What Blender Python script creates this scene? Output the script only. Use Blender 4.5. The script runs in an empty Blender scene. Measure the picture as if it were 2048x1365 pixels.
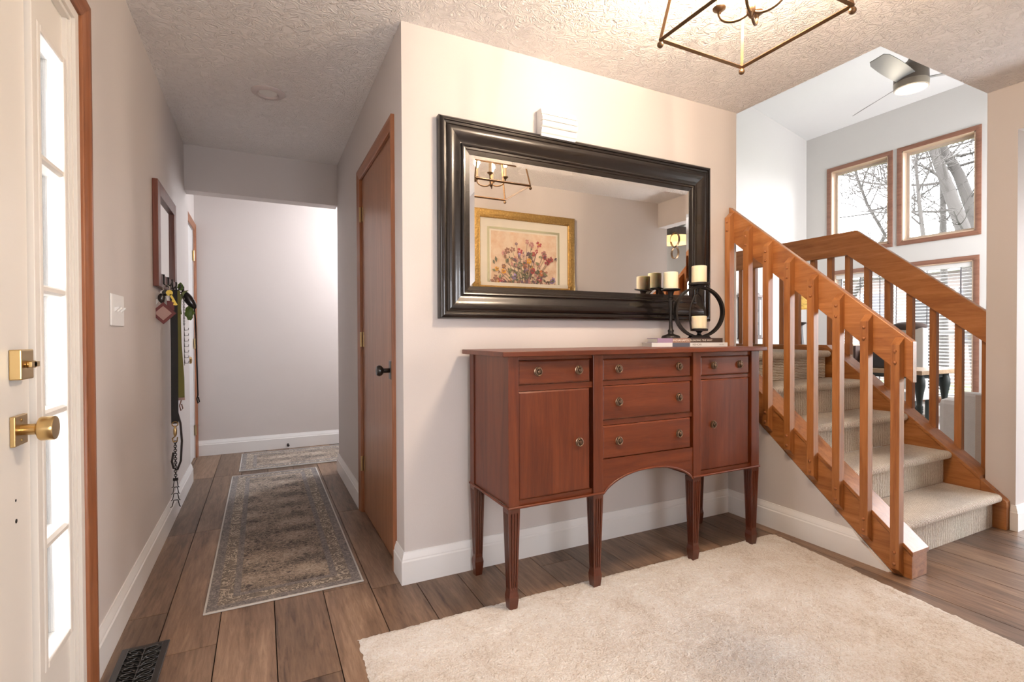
import bpy, bmesh, math, random
from mathutils import Vector, Matrix
random.seed(7)
SC = bpy.context.scene
COL = SC.collection
# ------------------------------------------------------------------ camera
F, TH, PITCH, ROLL, H = 1008.81, .4609187, -.0107333, -.0040613, 1.08
fw = Vector((math.sin(TH) * math.cos(PITCH), math.cos(TH) * math.cos(PITCH), math.sin(PITCH)))
rt = Vector((math.cos(TH), -math.sin(TH), 0)); up = rt.cross(fw)
r2 = rt * math.cos(ROLL) + up * math.sin(ROLL); u2 = -rt * math.sin(ROLL) + up * math.cos(ROLL)
cam = bpy.data.cameras.new('camera'); co = bpy.data.objects.new('camera', cam); COL.objects.link(co)
cam.sensor_width = 36; cam.lens = F / 2048 * 36; cam.clip_start = .02; cam.clip_end = 200
m = Matrix.Identity(4)
for i in range(3):
    m[i][0] = r2[i]; m[i][1] = u2[i]; m[i][2] = -fw[i]
m[2][3] = H
co.matrix_world = m
SC.camera = co
# ------------------------------------------------------------------ sky, view
W = bpy.data.worlds.new('overcast_sky'); SC.world = W; W.use_nodes = True
bg = W.node_tree.nodes['Background']; bg.inputs[0].default_value = (.965, .965, 1, 1); bg.inputs[1].default_value = 12.0
SC.view_settings.view_transform = 'Standard'; SC.view_settings.look = 'None'
SC.view_settings.gamma = 1; SC.view_settings.use_curve_mapping = False
SC.view_settings.exposure = 0.40
SC.cycles.use_denoising = True
SC.cycles.use_adaptive_sampling = True; SC.cycles.adaptive_threshold = .07; SC.cycles.adaptive_min_samples = 26
SC.cycles.max_bounces = 7; SC.cycles.diffuse_bounces = 4; SC.cycles.glossy_bounces = 5; SC.cycles.transmission_bounces = 6
SC.cycles.transparent_max_bounces = 12
SC.cycles.sample_clamp_indirect = 6; SC.cycles.caustics_reflective = False; SC.cycles.caustics_refractive = False

def portal(name, loc, rot, sx, sy):
    l = bpy.data.lights.new(name, 'AREA'); l.shape = 'RECTANGLE'; l.size = sx; l.size_y = sy
    l.cycles.is_portal = True
    o = bpy.data.objects.new(name, l); COL.objects.link(o); o.location = loc; o.rotation_euler = rot
    o['kind'] = 'helper'
R90 = math.pi / 2
# portals sit in the window openings and only steer the sampling of the sky; they emit nothing themselves
portal('sky_portal_living_upper', (8.12, 3.95, 2.95), (0, R90, 0), 1.5, 2.0)
portal('sky_portal_living_lower', (8.12, 3.93, 1.12), (0, R90, 0), 1.9, 1.9)
portal('sky_portal_living_side', (6.75, 1.2, 2.2), (R90, 0, 0), 1.8, 2.6)
portal('sky_portal_patio', (5.7, .2, 1.07), (0, R90, 0), 2.1, 1.9)
portal('sky_portal_front_room', (.7, -1.45, 1.17), (R90, 0, 0), 1.0, 1.15)
portal('sky_portal_sidelight', (-.64, 1.75, 1.1), (0, -R90, 0), 1.9, .35)

# ------------------------------------------------------------------ materials
MATS = {}
def newmat(name):
    m = bpy.data.materials.new(name); m.use_nodes = True
    MATS[name] = m
    nt = m.node_tree; b = nt.nodes['Principled BSDF']
    return m, nt, b
def N(nt, t, **kw):
    n = nt.nodes.new(t)
    for k, v in kw.items(): setattr(n, k, v)
    return n
def ramp(nt, fac, stops):
    r = N(nt, 'ShaderNodeValToRGB'); e = r.color_ramp.elements
    while len(e) < len(stops): e.new(.5)
    for i, (p, c) in enumerate(stops):
        e[i].position = p; e[i].color = (*c, 1)
    nt.links.new(fac, r.inputs[0]); return r.outputs[0]
def coords(nt, scale=(1, 1, 1), rot=(0, 0, 0), kind='Object'):
    tc = N(nt, 'ShaderNodeTexCoord'); mp = N(nt, 'ShaderNodeMapping')
    mp.inputs['Scale'].default_value = scale; mp.inputs['Rotation'].default_value = rot
    nt.links.new(tc.outputs[kind], mp.inputs[0]); return mp.outputs[0]
def noise(nt, vec, scale, detail=3, rough=.5, dist=0):
    n = N(nt, 'ShaderNodeTexNoise'); n.inputs['Scale'].default_value = scale; n.inputs['Detail'].default_value = detail
    n.inputs['Roughness'].default_value = rough; n.inputs['Distortion'].default_value = dist
    nt.links.new(vec, n.inputs['Vector']); return n.outputs['Fac']
def bump(nt, b, hgt, strength=.3, dist=.01):
    n = N(nt, 'ShaderNodeBump'); n.inputs['Strength'].default_value = strength; n.inputs['Distance'].default_value = dist
    nt.links.new(hgt, n.inputs['Height']); nt.links.new(n.outputs[0], b.inputs['Normal'])
def mixc(nt, fac, a, b_, mode='MIX'):
    n = N(nt, 'ShaderNodeMix', data_type='RGBA', blend_type=mode)
    for s, v in ((0, fac), (6, a), (7, b_)):
        if hasattr(v, 'is_linked') or hasattr(v, 'links'): nt.links.new(v, n.inputs[s])
        elif s == 0: n.inputs[0].default_value = v
        else: n.inputs[s].default_value = (*v, 1)
    return n.outputs[2]
def mathn(nt, op, a, b_=None, c=None):
    n = N(nt, 'ShaderNodeMath', operation=op)
    for i, v in enumerate((a, b_, c)):
        if v is None: continue
        if hasattr(v, 'links'): nt.links.new(v, n.inputs[i])
        else: n.inputs[i].default_value = v
    return n.outputs[0]
def plain(name, col, rough=.5, metal=0, spec=.5, emis=None, es=0, coat=0, nscale=0, nstr=0, sheen=0):
    m, nt, b = newmat(name)
    b.inputs['Base Color'].default_value = (*col, 1); b.inputs['Roughness'].default_value = rough
    b.inputs['Metallic'].default_value = metal; b.inputs['Specular IOR Level'].default_value = spec
    b.inputs['Coat Weight'].default_value = coat
    if sheen: b.inputs['Sheen Weight'].default_value = sheen
    if emis: b.inputs['Emission Color'].default_value = (*emis, 1); b.inputs['Emission Strength'].default_value = es
    if nscale:
        v = coords(nt); bump(nt, b, noise(nt, v, nscale, 3), nstr, .004)
        c = mixc(nt, noise(nt, v, nscale * .15 + 3, 4), tuple(x * .93 for x in col), tuple(min(1, x * 1.05) for x in col))
        nt.links.new(c, b.inputs['Base Color'])
    return m
def wood(name, dark, mid, light, axis='z', rough=.35, scale=1.0, rot=(0, 0, 0), coat=.15, streak=1.0):
    m, nt, b = newmat(name)
    s = {'x': (.09, 1, 1), 'y': (1, .09, 1), 'z': (1, 1, .07)}[axis]
    sc = tuple(k * 14 * scale for k in s)
    v = coords(nt, sc, rot)
    oi = N(nt, 'ShaderNodeObjectInfo')
    va = N(nt, 'ShaderNodeVectorMath', operation='MULTIPLY_ADD')
    nt.links.new(oi.outputs['Random'], va.inputs[0]); va.inputs[1].default_value = (31, 17, 23); nt.links.new(v, va.inputs[2])
    v = va.outputs[0]
    n1 = noise(nt, v, 1.3, 5, .6, .9); n2 = noise(nt, v, 9, 4, .7, .3)
    f = mathn(nt, 'ADD', mathn(nt, 'MULTIPLY', n1, .7), mathn(nt, 'MULTIPLY', n2, .3 * streak))
    c = ramp(nt, f, [(.30, dark), (.5, mid), (.72, light)])
    nt.links.new(c, b.inputs['Base Color'])
    b.inputs['Roughness'].default_value = rough; b.inputs['Coat Weight'].default_value = coat; b.inputs['Coat Roughness'].default_value = .25
    bump(nt, b, n2, .06, .002)
    return m

# walls and ceilings
def paint(name, col, nscale=260, nstr=.12, rough=.6):
    m, nt, b = newmat(name)
    v = coords(nt)
    b.inputs['Roughness'].default_value = rough; b.inputs['Specular IOR Level'].default_value = .25
    c = mixc(nt, noise(nt, v, 1.7, 3), tuple(k * .97 for k in col), tuple(min(1, k * 1.03) for k in col))
    nt.links.new(c, b.inputs['Base Color'])
    bump(nt, b, noise(nt, v, nscale, 2), nstr, .002)
    return m
wall_m = paint('wall_paint_greige', (.615, .57, .548))
wallw_m = paint('wall_paint_living', (.66, .645, .62))
vault_m = paint('vault_ceiling_white', (.80, .80, .79), 60, .2)
trim_m = plain('trim_white', (.82, .81, .80), .32)
def ceil_mat():
    m, nt, b = newmat('ceiling_knockdown')
    v = coords(nt)
    b.inputs['Base Color'].default_value = (.88, .845, .82, 1); b.inputs['Roughness'].default_value = .8; b.inputs['Specular IOR Level'].default_value = .2
    n1 = noise(nt, v, 19, 3, .55, 1.8); n2 = noise(nt, v, 60, 2, .5, .8)
    h = ramp(nt, n1, [(.42, (0, 0, 0)), (.52, (1, 1, 1)), (.62, (.25, .25, .25)), (.75, (.9, .9, .9))])
    hh = mixc(nt, .35, h, n2)
    bump(nt, b, hh, .78, .009)
    return m
ceil_m = ceil_mat()
cream_m = plain('door_cream_paint', (.80, .76, .70), .38)
whitedoor_m = plain('door_white_paint', (.80, .80, .80), .35)
OR = ((.21, .066, .016), (.37, .142, .040), (.50, .22, .078))
oak_z = wood('stair_wood_upright', *OR, axis='z', rough=.36)
oak_y = wood('stair_wood_long', *OR, axis='y', rough=.36)
oak_s = wood('stair_wood_sloped', *OR, axis='y', rough=.36, rot=(-math.atan(.835), 0, 0))
cas_z = wood('casing_wood_upright', (.17, .055, .02), (.29, .105, .042), (.38, .155, .07), axis='z', rough=.4)
cas_y = wood('casing_wood_level', (.17, .055, .02), (.29, .105, .042), (.38, .155, .07), axis='y', rough=.4)
doorw = wood('closet_door_veneer', (.20, .075, .028), (.31, .125, .05), (.40, .18, .08), axis='z', rough=.35, scale=1.6, coat=.25)
wcas = wood('window_casing_wood', (.17, .075, .045), (.27, .125, .08), (.34, .17, .115), axis='y', rough=.45)
CH = ((.062, .0105, .0022), (.118, .023, .005), (.175, .041, .010))
ch_z = wood('cherry_upright', *CH, axis='z', rough=.36, coat=.1)
ch_x = wood('cherry_level', *CH, axis='x', rough=.36, coat=.1)
ch_leg = wood('cherry_leg', (.045, .009, .003), (.085, .018, .006), (.12, .028, .010), axis='z', rough=.32, coat=.3)
mirw = wood('hall_mirror_wood', (.07, .018, .010), (.12, .032, .018), (.17, .05, .028), axis='z', rough=.4)
black_m = plain('black_satin_paint', (.012, .010, .009), .28, spec=.6, coat=.3)
frame_m = plain('mirror_frame_espresso', (.010, .007, .006), .26, spec=.5, coat=.35)
iron_m = plain('dark_iron', (.022, .018, .016), .42, .5)
bronze_m = plain('bronze_pull', (.20, .13, .085), .30, .9)
lantern_m = plain('lantern_bronze', (.16, .095, .05), .38, .85)
brass_m = plain('satin_brass', (.62, .44, .20), .28, 1)
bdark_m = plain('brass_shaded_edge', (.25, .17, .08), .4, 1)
hinge_m = plain('hinge_brass', (.55, .42, .22), .35, 1)
glassm, nt, b = newmat('window_glass')
gl = N(nt, 'ShaderNodeBsdfGlossy'); gl.inputs['Roughness'].default_value = 0
tr = N(nt, 'ShaderNodeBsdfTransparent'); mx = N(nt, 'ShaderNodeMixShader'); lw = N(nt, 'ShaderNodeLayerWeight'); lw.inputs[0].default_value = .12
nt.links.new(lw.outputs['Fresnel'], mx.inputs[0]); nt.links.new(tr.outputs[0], mx.inputs[1]); nt.links.new(gl.outputs[0], mx.inputs[2])
nt.links.new(mx.outputs[0], nt.nodes['Material Output'].inputs[0])
mirglass = plain('mirror_silver', (.93, .92, .90), .0, 1)
plastic_w = plain('white_plastic', (.80, .80, .79), .3)
candle_m, nt, b = newmat('candle_wax')
b.inputs['Base Color'].default_value = (.86, .76, .55, 1); b.inputs['Roughness'].default_value = .5
b.inputs['Subsurface Weight'].default_value = .85; b.inputs['Subsurface Radius'].default_value = (1, .75, .45); b.inputs['Subsurface Scale'].default_value = .035
vcan = coords(nt); bump(nt, b, noise(nt, vcan, 90), .1, .001)

def plank_mat():
    m, nt, b = newmat('floor_plank_wood')
    oi = N(nt, 'ShaderNodeObjectInfo')
    v0 = coords(nt, (1, .10, 1))
    va = N(nt, 'ShaderNodeVectorMath', operation='MULTIPLY_ADD')
    nt.links.new(oi.outputs['Random'], va.inputs[0]); va.inputs[1].default_value = (91, 57, 23); nt.links.new(v0, va.inputs[2])
    v = va.outputs[0]
    n1 = noise(nt, v, 7, 5, .6, 1.2); n2 = noise(nt, v, 70, 4, .65, .5); n3 = noise(nt, v, 3.2, 2, .5, .4)
    g = mathn(nt, 'ADD', mathn(nt, 'MULTIPLY', n1, .55), mathn(nt, 'MULTIPLY', n2, .45))
    c = ramp(nt, g, [(.32, (.060, .040, .029)), (.43, (.155, .103, .072)), (.55, (.235, .162, .114)), (.68, (.34, .245, .175))])
    tint = ramp(nt, oi.outputs['Random'], [(0, (.66, .64, .63)), (.25, (1.0, .92, .86)), (.5, (.80, .78, .78)), (.75, (1.12, 1.02, .94)), (1, (.72, .68, .66))])
    c = mixc(nt, 1.0, c, tint, 'MULTIPLY')
    kn = ramp(nt, n3, [(.58, (1, 1, 1)), (.66, (.45, .43, .43)), (.74, (.75, .7, .66))])
    c = mixc(nt, .8, c, kn, 'MULTIPLY')
    nt.links.new(c, b.inputs['Base Color'])
    b.inputs['Roughness'].default_value = .40; b.inputs['Specular IOR Level'].default_value = .32
    bump(nt, b, n2, .12, .002)
    return m
plank_m = plank_mat()
sub_m = plain('floor_joint_dark', (.03, .02, .015), .8)
def farfloor():
    m, nt, b = newmat('living_floor_boards')
    v = coords(nt, (1, 1, 1), (0, 0, R90))
    br = N(nt, 'ShaderNodeTexBrick'); br.inputs['Scale'].default_value = 1; br.inputs['Brick Width'].default_value = 1.2; br.inputs['Row Height'].default_value = .187
    br.inputs['Mortar Size'].default_value = .002; br.inputs['Color1'].default_value = (.20, .135, .10, 1); br.inputs['Color2'].default_value = (.13, .09, .07, 1)
    br.inputs['Mortar'].default_value = (.02, .015, .01, 1)
    nt.links.new(v, br.inputs[0]); nt.links.new(br.outputs[0], b.inputs['Base Color']); b.inputs['Roughness'].default_value = .4
    return m
farfloor_m = farfloor()
def rug_mat():
    m, nt, b = newmat('cream_pile')
    v = coords(nt)
    n1 = noise(nt, v, 6, 4, .6, 1.2); n2 = noise(nt, v, 150, 2, .7); n3 = noise(nt, v, 60, 3, .6)
    f = mathn(nt, 'ADD', mathn(nt, 'MULTIPLY', n1, .36), mathn(nt, 'ADD', mathn(nt, 'MULTIPLY', n2, .42), mathn(nt, 'MULTIPLY', n3, .22)))
    c = ramp(nt, f, [(.36, (.52, .43, .35)), (.47, (.72, .65, .58)), (.60, (.83, .80, .76))])
    nt.links.new(c, b.inputs['Base Color']); b.inputs['Roughness'].default_value = .95; b.inputs['Specular IOR Level'].default_value = .1
    b.inputs['Sheen Weight'].default_value = .3
    bump(nt, b, mathn(nt, 'ADD', n2, n3), 1.0, .008)
    return m
rug_m = rug_mat()
def runner_mat(name, hx, hy):
    m, nt, b = newmat(name)
    tc = N(nt, 'ShaderNodeTexCoord'); sp = N(nt, 'ShaderNodeSeparateXYZ'); nt.links.new(tc.outputs['Object'], sp.inputs[0])
    X, Y = sp.outputs[0], sp.outputs[1]
    ax = mathn(nt, 'ABSOLUTE', X); ay = mathn(nt, 'ABSOLUTE', Y)
    d = mathn(nt, 'MINIMUM', mathn(nt, 'SUBTRACT', hx, ax), mathn(nt, 'SUBTRACT', hy, ay))   # distance from the edge
    v = tc.outputs['Object']
    fine = noise(nt, v, 62, 4, .75, 1.5); mid = noise(nt, v, 21, 2, .5, 2.0)
    # field: rows of pale medallions with darker motifs
    rows = mathn(nt, 'SINE', mathn(nt, 'MULTIPLY', Y, 28)); cols = mathn(nt, 'SINE', mathn(nt, 'MULTIPLY', X, 24))
    med = mathn(nt, 'ADD', mathn(nt, 'MULTIPLY', rows, .13), mathn(nt, 'MULTIPLY', mathn(nt, 'MULTIPLY', rows, cols), .10))
    vo = N(nt, 'ShaderNodeTexVoronoi'); vo.inputs['Scale'].default_value = 17; nt.links.new(v, vo.inputs['Vector'])
    motif = mathn(nt, 'LESS_THAN', vo.outputs['Distance'], .2)
    big = noise(nt, v, 5, 3, .6, .5)
    f = mathn(nt, 'ADD', mathn(nt, 'ADD', mathn(nt, 'MULTIPLY', med, .6), mathn(nt, 'ADD', mathn(nt, 'MULTIPLY', fine, 1.8), mathn(nt, 'SUBTRACT', mathn(nt, 'MULTIPLY', big, .5), .72))), mathn(nt, 'MULTIPLY', motif, -.25))
    field = ramp(nt, f, [(.12, (.085, .075, .072)), (.34, (.20, .17, .15)), (.55, (.38, .31, .25)), (.78, (.48, .42, .36))])
    scroll = ramp(nt, mathn(nt, 'ABSOLUTE', mathn(nt, 'SUBTRACT', mid, .5)), [(0, (.50, .43, .35)), (.03, (.50, .43, .35)), (.05, (.15, .13, .12)), (.2, (.27, .23, .19))])
    greyb = ramp(nt, fine, [(.3, (.10, .095, .105)), (.5, (.22, .20, .195)), (.7, (.42, .38, .34))])
    edge = (.55, .53, .50)
    c = mixc(nt, mathn(nt, 'LESS_THAN', d, .125), field, greyb)
    c = mixc(nt, mathn(nt, 'LESS_THAN', d, .098), c, scroll)
    c = mixc(nt, mathn(nt, 'LESS_THAN', d, .045), c, greyb)
    c = mixc(nt, mathn(nt, 'LESS_THAN', d, .008), c, edge)
    nt.links.new(c, b.inputs['Base Color']); b.inputs['Roughness'].default_value = .95; b.inputs['Specular IOR Level'].default_value = .1
    bump(nt, b, fine, .4, .002)
    return m
def carpet_mat(name, axis):
    m, nt, b = newmat(name)
    v = coords(nt)
    w = N(nt, 'ShaderNodeTexWave', wave_type='BANDS', bands_direction=axis); w.inputs['Scale'].default_value = 30; w.inputs['Distortion'].default_value = 3.0
    w.inputs['Detail'].default_value = 2; w.inputs['Detail Scale'].default_value = .9; nt.links.new(v, w.inputs[0])
    n1 = noise(nt, v, 120, 3, .6); n2 = noise(nt, v, 9, 3)
    f = mathn(nt, 'ADD', mathn(nt, 'MULTIPLY', w.outputs['Fac'], .48), mathn(nt, 'ADD', mathn(nt, 'MULTIPLY', n1, .37), mathn(nt, 'MULTIPLY', n2, .15)))
    c = ramp(nt, f, [(.27, (.27, .19, .12)), (.40, (.64, .54, .43)), (.60, (.84, .79, .71))])
    nt.links.new(c, b.inputs['Base Color']); b.inputs['Roughness'].default_value = .95; b.inputs['Specular IOR Level'].default_value = .1
    bump(nt, b, mathn(nt, 'ADD', w.outputs['Fac'], n1), .7, .004)
    return m
carpet_x = carpet_mat('stair_carpet', 'X'); carpet_zr = carpet_mat('stair_carpet_sideways', 'Z')
def brick_mat():
    m, nt, b = newmat('brick_wall')
    v = coords(nt, (1, 1, 1), (R90, 0, R90))
    br = N(nt, 'ShaderNodeTexBrick'); br.inputs['Scale'].default_value = 1; br.inputs['Brick Width'].default_value = .22; br.inputs['Row Height'].default_value = .075
    br.inputs['Mortar Size'].default_value = .006; br.inputs['Color1'].default_value = (.13, .035, .024, 1); br.inputs['Color2'].default_value = (.10, .027, .019, 1); br.inputs['Mortar'].default_value = (.14, .12, .11, 1)
    nt.links.new(v, br.inputs[0]); nt.links.new(br.outputs[0], b.inputs['Base Color']); b.inputs['Roughness'].default_value = .9
    return m
brick_m = brick_mat()
bark_m = plain('tree_bark', (.040, .036, .032), .9, nscale=25, nstr=.5)
grass_m = plain('winter_lawn', (.07, .08, .04), .95, nscale=8, nstr=.4)

# ------------------------------------------------------------------ mesh builder
class MB:
    def __init__(s): s.v = []; s.f = []; s.mi = []; s.cur = 0
    def add(s, vs, fs):
        o = len(s.v); s.v += [tuple(p) for p in vs]
        for f in fs: s.f.append(tuple(i + o for i in f)); s.mi.append(s.cur)
        return s
    def box(s, x0, x1, y0, y1, z0, z1):
        return s.add([(x, y, z) for x in (x0, x1) for y in (y0, y1) for z in (z0, z1)],
                     [(0, 1, 3, 2), (4, 6, 7, 5), (0, 4, 5, 1), (2, 3, 7, 6), (0, 2, 6, 4), (1, 5, 7, 3)])
    def prism(s, poly, axis, a, b_):
        def P(p, t): return {'x': (t, p[0], p[1]), 'y': (p[0], t, p[1]), 'z': (p[0], p[1], t)}[axis]
        n = len(poly); vs = [P(p, a) for p in poly] + [P(p, b_) for p in poly]
        return s.add(vs, [tuple(range(n))[::-1], tuple(range(n, 2 * n))] + [(i, (i + 1) % n, n + (i + 1) % n, n + i) for i in range(n)])
    def loft(s, rings, cap=True, closed=False):
        n = len(rings[0]); vs = [p for r in rings for p in r]; fs = []
        k = len(rings)
        for j in range(k if closed else k - 1):
            j2 = (j + 1) % k
            for i in range(n): fs.append((j * n + i, j * n + (i + 1) % n, j2 * n + (i + 1) % n, j2 * n + i))
        if cap and not closed: fs += [tuple(range(n))[::-1], tuple(range((k - 1) * n, k * n))]
        return s.add(vs, fs)
    def lathe(s, prof, n=24, c=(0, 0, 0), axis='z', closed=False):
        rings = []
        for r, h in prof:
            ring = []
            for i in range(n):
                a = 2 * math.pi * i / n; p, q = r * math.cos(a), r * math.sin(a)
                d = {'z': (p, q, h), 'y': (p, h, q), 'x': (h, p, q)}[axis]
                ring.append((c[0] + d[0], c[1] + d[1], c[2] + d[2]))
            rings.append(ring)
        return s.loft(rings, closed=closed)
    def tube(s, pts, r, n=8, closed=False, rs=None):
        pts = [Vector(p) for p in pts]; rings = []; k = len(pts); prev = None
        for j, p in enumerate(pts):
            if closed: t = pts[(j + 1) % k] - pts[j - 1]
            else: t = pts[min(j + 1, k - 1)] - pts[max(j - 1, 0)]
            t.normalize()
            if prev is None:
                a = Vector((0, 0, 1)) if abs(t.z) < .9 else Vector((1, 0, 0))
                x = t.cross(a).normalized()
            else:
                x = (prev - t * prev.dot(t)).normalized()
            prev = x; y = t.cross(x); rr = rs[j] if rs else r
            rings.append([p + x * rr * math.cos(2 * math.pi * i / n) + y * rr * math.sin(2 * math.pi * i / n) for i in range(n)])
        return s.loft(rings, closed=closed)
    def ribbon(s, pts, wdir, w, t):
        """flat strap: sweep of a w x t rectangle along pts, width along wdir"""
        pts = [Vector(p) for p in pts]; wd = Vector(wdir).normalized(); rings = []; k = len(pts)
        for j, p in enumerate(pts):
            tg = (pts[min(j + 1, k - 1)] - pts[max(j - 1, 0)]).normalized(); nn = tg.cross(wd).normalized()
            rings.append([p + wd * w / 2 + nn * t / 2, p - wd * w / 2 + nn * t / 2, p - wd * w / 2 - nn * t / 2, p + wd * w / 2 - nn * t / 2])
        return s.loft(rings)
    def sphere(s, c, r, n=12, sq=(1, 1, 1)):
        prof = [(max(1e-4, r * math.sin(math.pi * k / (n // 2 + 2))), -r * math.cos(math.pi * k / (n // 2 + 2))) for k in range(n // 2 + 3)]
        o = len(s.v); s.lathe(prof, n)
        for i in range(o, len(s.v)):
            p = s.v[i]; s.v[i] = (c[0] + p[0] * sq[0], c[1] + p[1] * sq[1], c[2] + p[2] * sq[2])
        return s
    def xf(s, M):
        s.v = [tuple(M @ Vector(p)) for p in s.v]; return s
    def mesh(s, name, mats, off=(0, 0, 0), smooth=None):
        me = bpy.data.meshes.new(name)
        me.from_pydata([(p[0] - off[0], p[1] - off[1], p[2] - off[2]) for p in s.v], [], s.f)
        mats = mats if isinstance(mats, (list, tuple)) else [mats]
        for mm in mats: me.materials.append(mm)
        for p, i in zip(me.polygons, s.mi): p.material_index = i
        bm = bmesh.new(); bm.from_mesh(me); bmesh.ops.recalc_face_normals(bm, faces=bm.faces); bm.to_mesh(me); bm.free()
        if smooth:
            for p in me.polygons: p.use_smooth = True
            me.set_sharp_from_angle(angle=math.radians(smooth))
        me.update(); return me
    def build(s, name, mats, parent=None, smooth=None, bevel=0, loc=None):
        """mesh in world coordinates; its origin is put at the parent's origin, or at loc"""
        off = Vector(loc) if loc is not None else (world_loc(parent) if parent else Vector((0, 0, 0)))
        return link(name, s.mesh(name, mats, off, smooth), parent, off, bevel)
def world_loc(o):
    p = Vector((0, 0, 0))
    while o is not None: p = p + o.location; o = o.parent
    return p
def link(name, me, parent=None, wloc=(0, 0, 0), bevel=0):
    o = bpy.data.objects.new(name, me); COL.objects.link(o)
    if parent: o.parent = parent; o.location = Vector(wloc) - world_loc(parent)
    else: o.location = wloc
    if bevel:
        b = o.modifiers.new('bevel', 'BEVEL'); b.width = bevel; b.segments = 2; b.limit_method = 'ANGLE'; b.angle_limit = math.radians(40)
    return o
def tag(o, label=None, cat=None, group=None, kind=None):
    if label: o['label'] = label
    if cat: o['category'] = cat
    if group: o['group'] = group
    if kind: o['kind'] = kind
    return o
def thing(name, loc, label, cat, group=None, rz=0):
    o = bpy.data.objects.new(name, None); COL.objects.link(o); o.location = loc; o.empty_display_size = .1
    o.rotation_euler = (0, 0, rz)
    return tag(o, label, cat, group)
def struct(name, mb, mat, **kw):
    o = mb.build(name, mat, **kw); o['kind'] = 'structure'; return o
def put(name, me, parent, wloc, bevel=0):
    return link(name, me, parent, wloc, bevel)
def copy_tree(o, parent=None):
    c = o.copy(); COL.objects.link(c); c.parent = parent
    for ch in o.children: copy_tree(ch, c)
    return c
def bx(*a): return MB().box(*a)

def wall_holes(mb, a0, a1, z0, z1, holes, add):
    """strip wall along one axis with rectangular holes [(a,b,za,zb)] that share edges in columns"""
    xs = sorted({a0, a1, *[h[0] for h in holes], *[h[1] for h in holes]})
    for p, q in zip(xs, xs[1:]):
        hs = sorted([h for h in holes if h[0] <= p + 1e-6 and h[1] >= q - 1e-6], key=lambda h: h[2])
        z = z0
        for h in hs:
            if h[2] > z: add(mb, p, q, z, h[2])
            z = h[3]
        if z < z1: add(mb, p, q, z, z1)
    return mb
# ------------------------------------------------------------------ dimensions
LW, HR, MW, CE = -.48, .55, 2.17, 2.44          # left wall, hall right wall, main wall, ceiling
HD, FAR = 4.22, 5.34                              # hall header, far wall
ME = 2.62; RS = 3.69; ST0, ST1 = 1.24, 1.37       # main wall end, right stub
OW = .29                                          # opposite wall (seen in the mirror)
UX = 2.55                                         # wall under the stairs
WX, BW = 7.95, 5.23                               # living room window wall and back wall
# ------------------------------------------------------------------ setting: floors
floor = struct('floor', MB().box(-.62, 5.6, -1.45, 5.46, -.12, -.014), sub_m)
seam0 = .0375; pw = .187
k0 = math.floor((-.60 - seam0) / pw)
x = seam0 + k0 * pw; row = 0
while x < 4.3:
    y = -1.2 - random.random() * 1.1
    while y < 5.34:
        L = random.choice((1.22, 1.22, 1.05, .9))
        a, b_ = max(y, -1.2), min(y + L, 5.34)
        xa, xb = max(x, -.60), x + pw
        hidden = (xa > .66 and xb < 2.6 and a > 2.32 and b_ < 4.1) or (xa > 2.7 and a > 1.5)
        if b_ - a > .05 and not hidden and xb - xa > .02:
            c = ((xa + xb) / 2, (a + b_) / 2, -.007); w2, l2 = (xb - xa) / 2 - .0017, (b_ - a) / 2 - .0014
            o = MB().box(c[0] - w2, c[0] + w2, c[1] - l2, c[1] + l2, -.014, 0).build('plank', plank_m, floor, loc=c)
        y += L
    x += pw; row += 1
lf = struct('floor_living', bx(3.7, 8.1, 1.3, 5.3, -.12, 0), farfloor_m)
struct('floor_patio_room', bx(4.35, 5.6, -1.2, 1.3, -.014, -.001), farfloor_m)
# ceilings
struct('ceiling', MB().box(-.62, ME + .01, -1.3, 5.46, CE, CE + .12).box(ME + .01, 5.62, -1.42, ST1, CE, CE + .12), ceil_m)
vz = lambda X: 4.223 + .227 * (WX - X)
struct('ceiling_vault', MB().prism([(2.45, vz(2.45)), (8.15, vz(8.15)), (8.15, vz(8.15) + .12), (2.45, vz(2.45) + .12)], 'y', 1.2, 5.4), vault_m)
# left (front) wall with entry and white hall door openings
DF0, DF1 = .66, 1.925     # entry opening (door + sidelight)
HDOOR0, HDOOR1, LR, LX = 4.50, 5.272, 4.41, -.535
w = MB()
w.box(LW - .14, LW, -1.3, DF0, 0, CE).box(LW - .14, LW, DF0, DF1, 2.04, CE).box(LW - .14, LW, DF1, LR, 0, CE)
struct('wall_left', w, wall_m)
struct('wall_left_recess', MB().box(LX - .1, LX, LR, HDOOR0, 0, CE).box(LX - .1, LX, HDOOR0, HDOOR1, 2.03, CE).box(LX - .1, LX, HDOOR1, FAR + .12, 0, CE), wall_m)
struct('wall_far', bx(LX, 2.6, FAR, FAR + .12, 0, CE), wall_m)
struct('wall_corridor_end', bx(2.5, 2.6, 4.24, FAR, 0, CE), wall_m)
struct('wall_corridor_near', bx(HR + .12, 2.5, 4.12, 4.24, 0, CE), wall_m)
struct('wall_header', bx(LW, HR, HD, HD + .12, 2.118, CE), wall_m)
CD0, CD1 = 2.362, 3.175   # closet door opening
w = MB().box(HR, HR + .12, MW, CD0, 0, CE).box(HR, HR + .12, CD0, CD1, 2.035, CE).box(HR, HR + .12, CD1, 4.24, 0, CE)
struct('wall_hall_right', w, wall_m)
struct('wall_main', bx(HR + .12, ME, MW, MW + .12, 0, CE), wall_m)
struct('wall_closet_back', bx(HR + .7, HR + .75, 2.29, 4.12, 0, CE), wall_m)
SL, YB = .838, 1.271      # stair slope, foot of the slope
struct('wall_under_stair', MB().prism([(YB + .004, 0), (MW, 0), (MW, SL * (MW - YB))], 'x', UX, UX + .1), wall_m)
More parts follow.
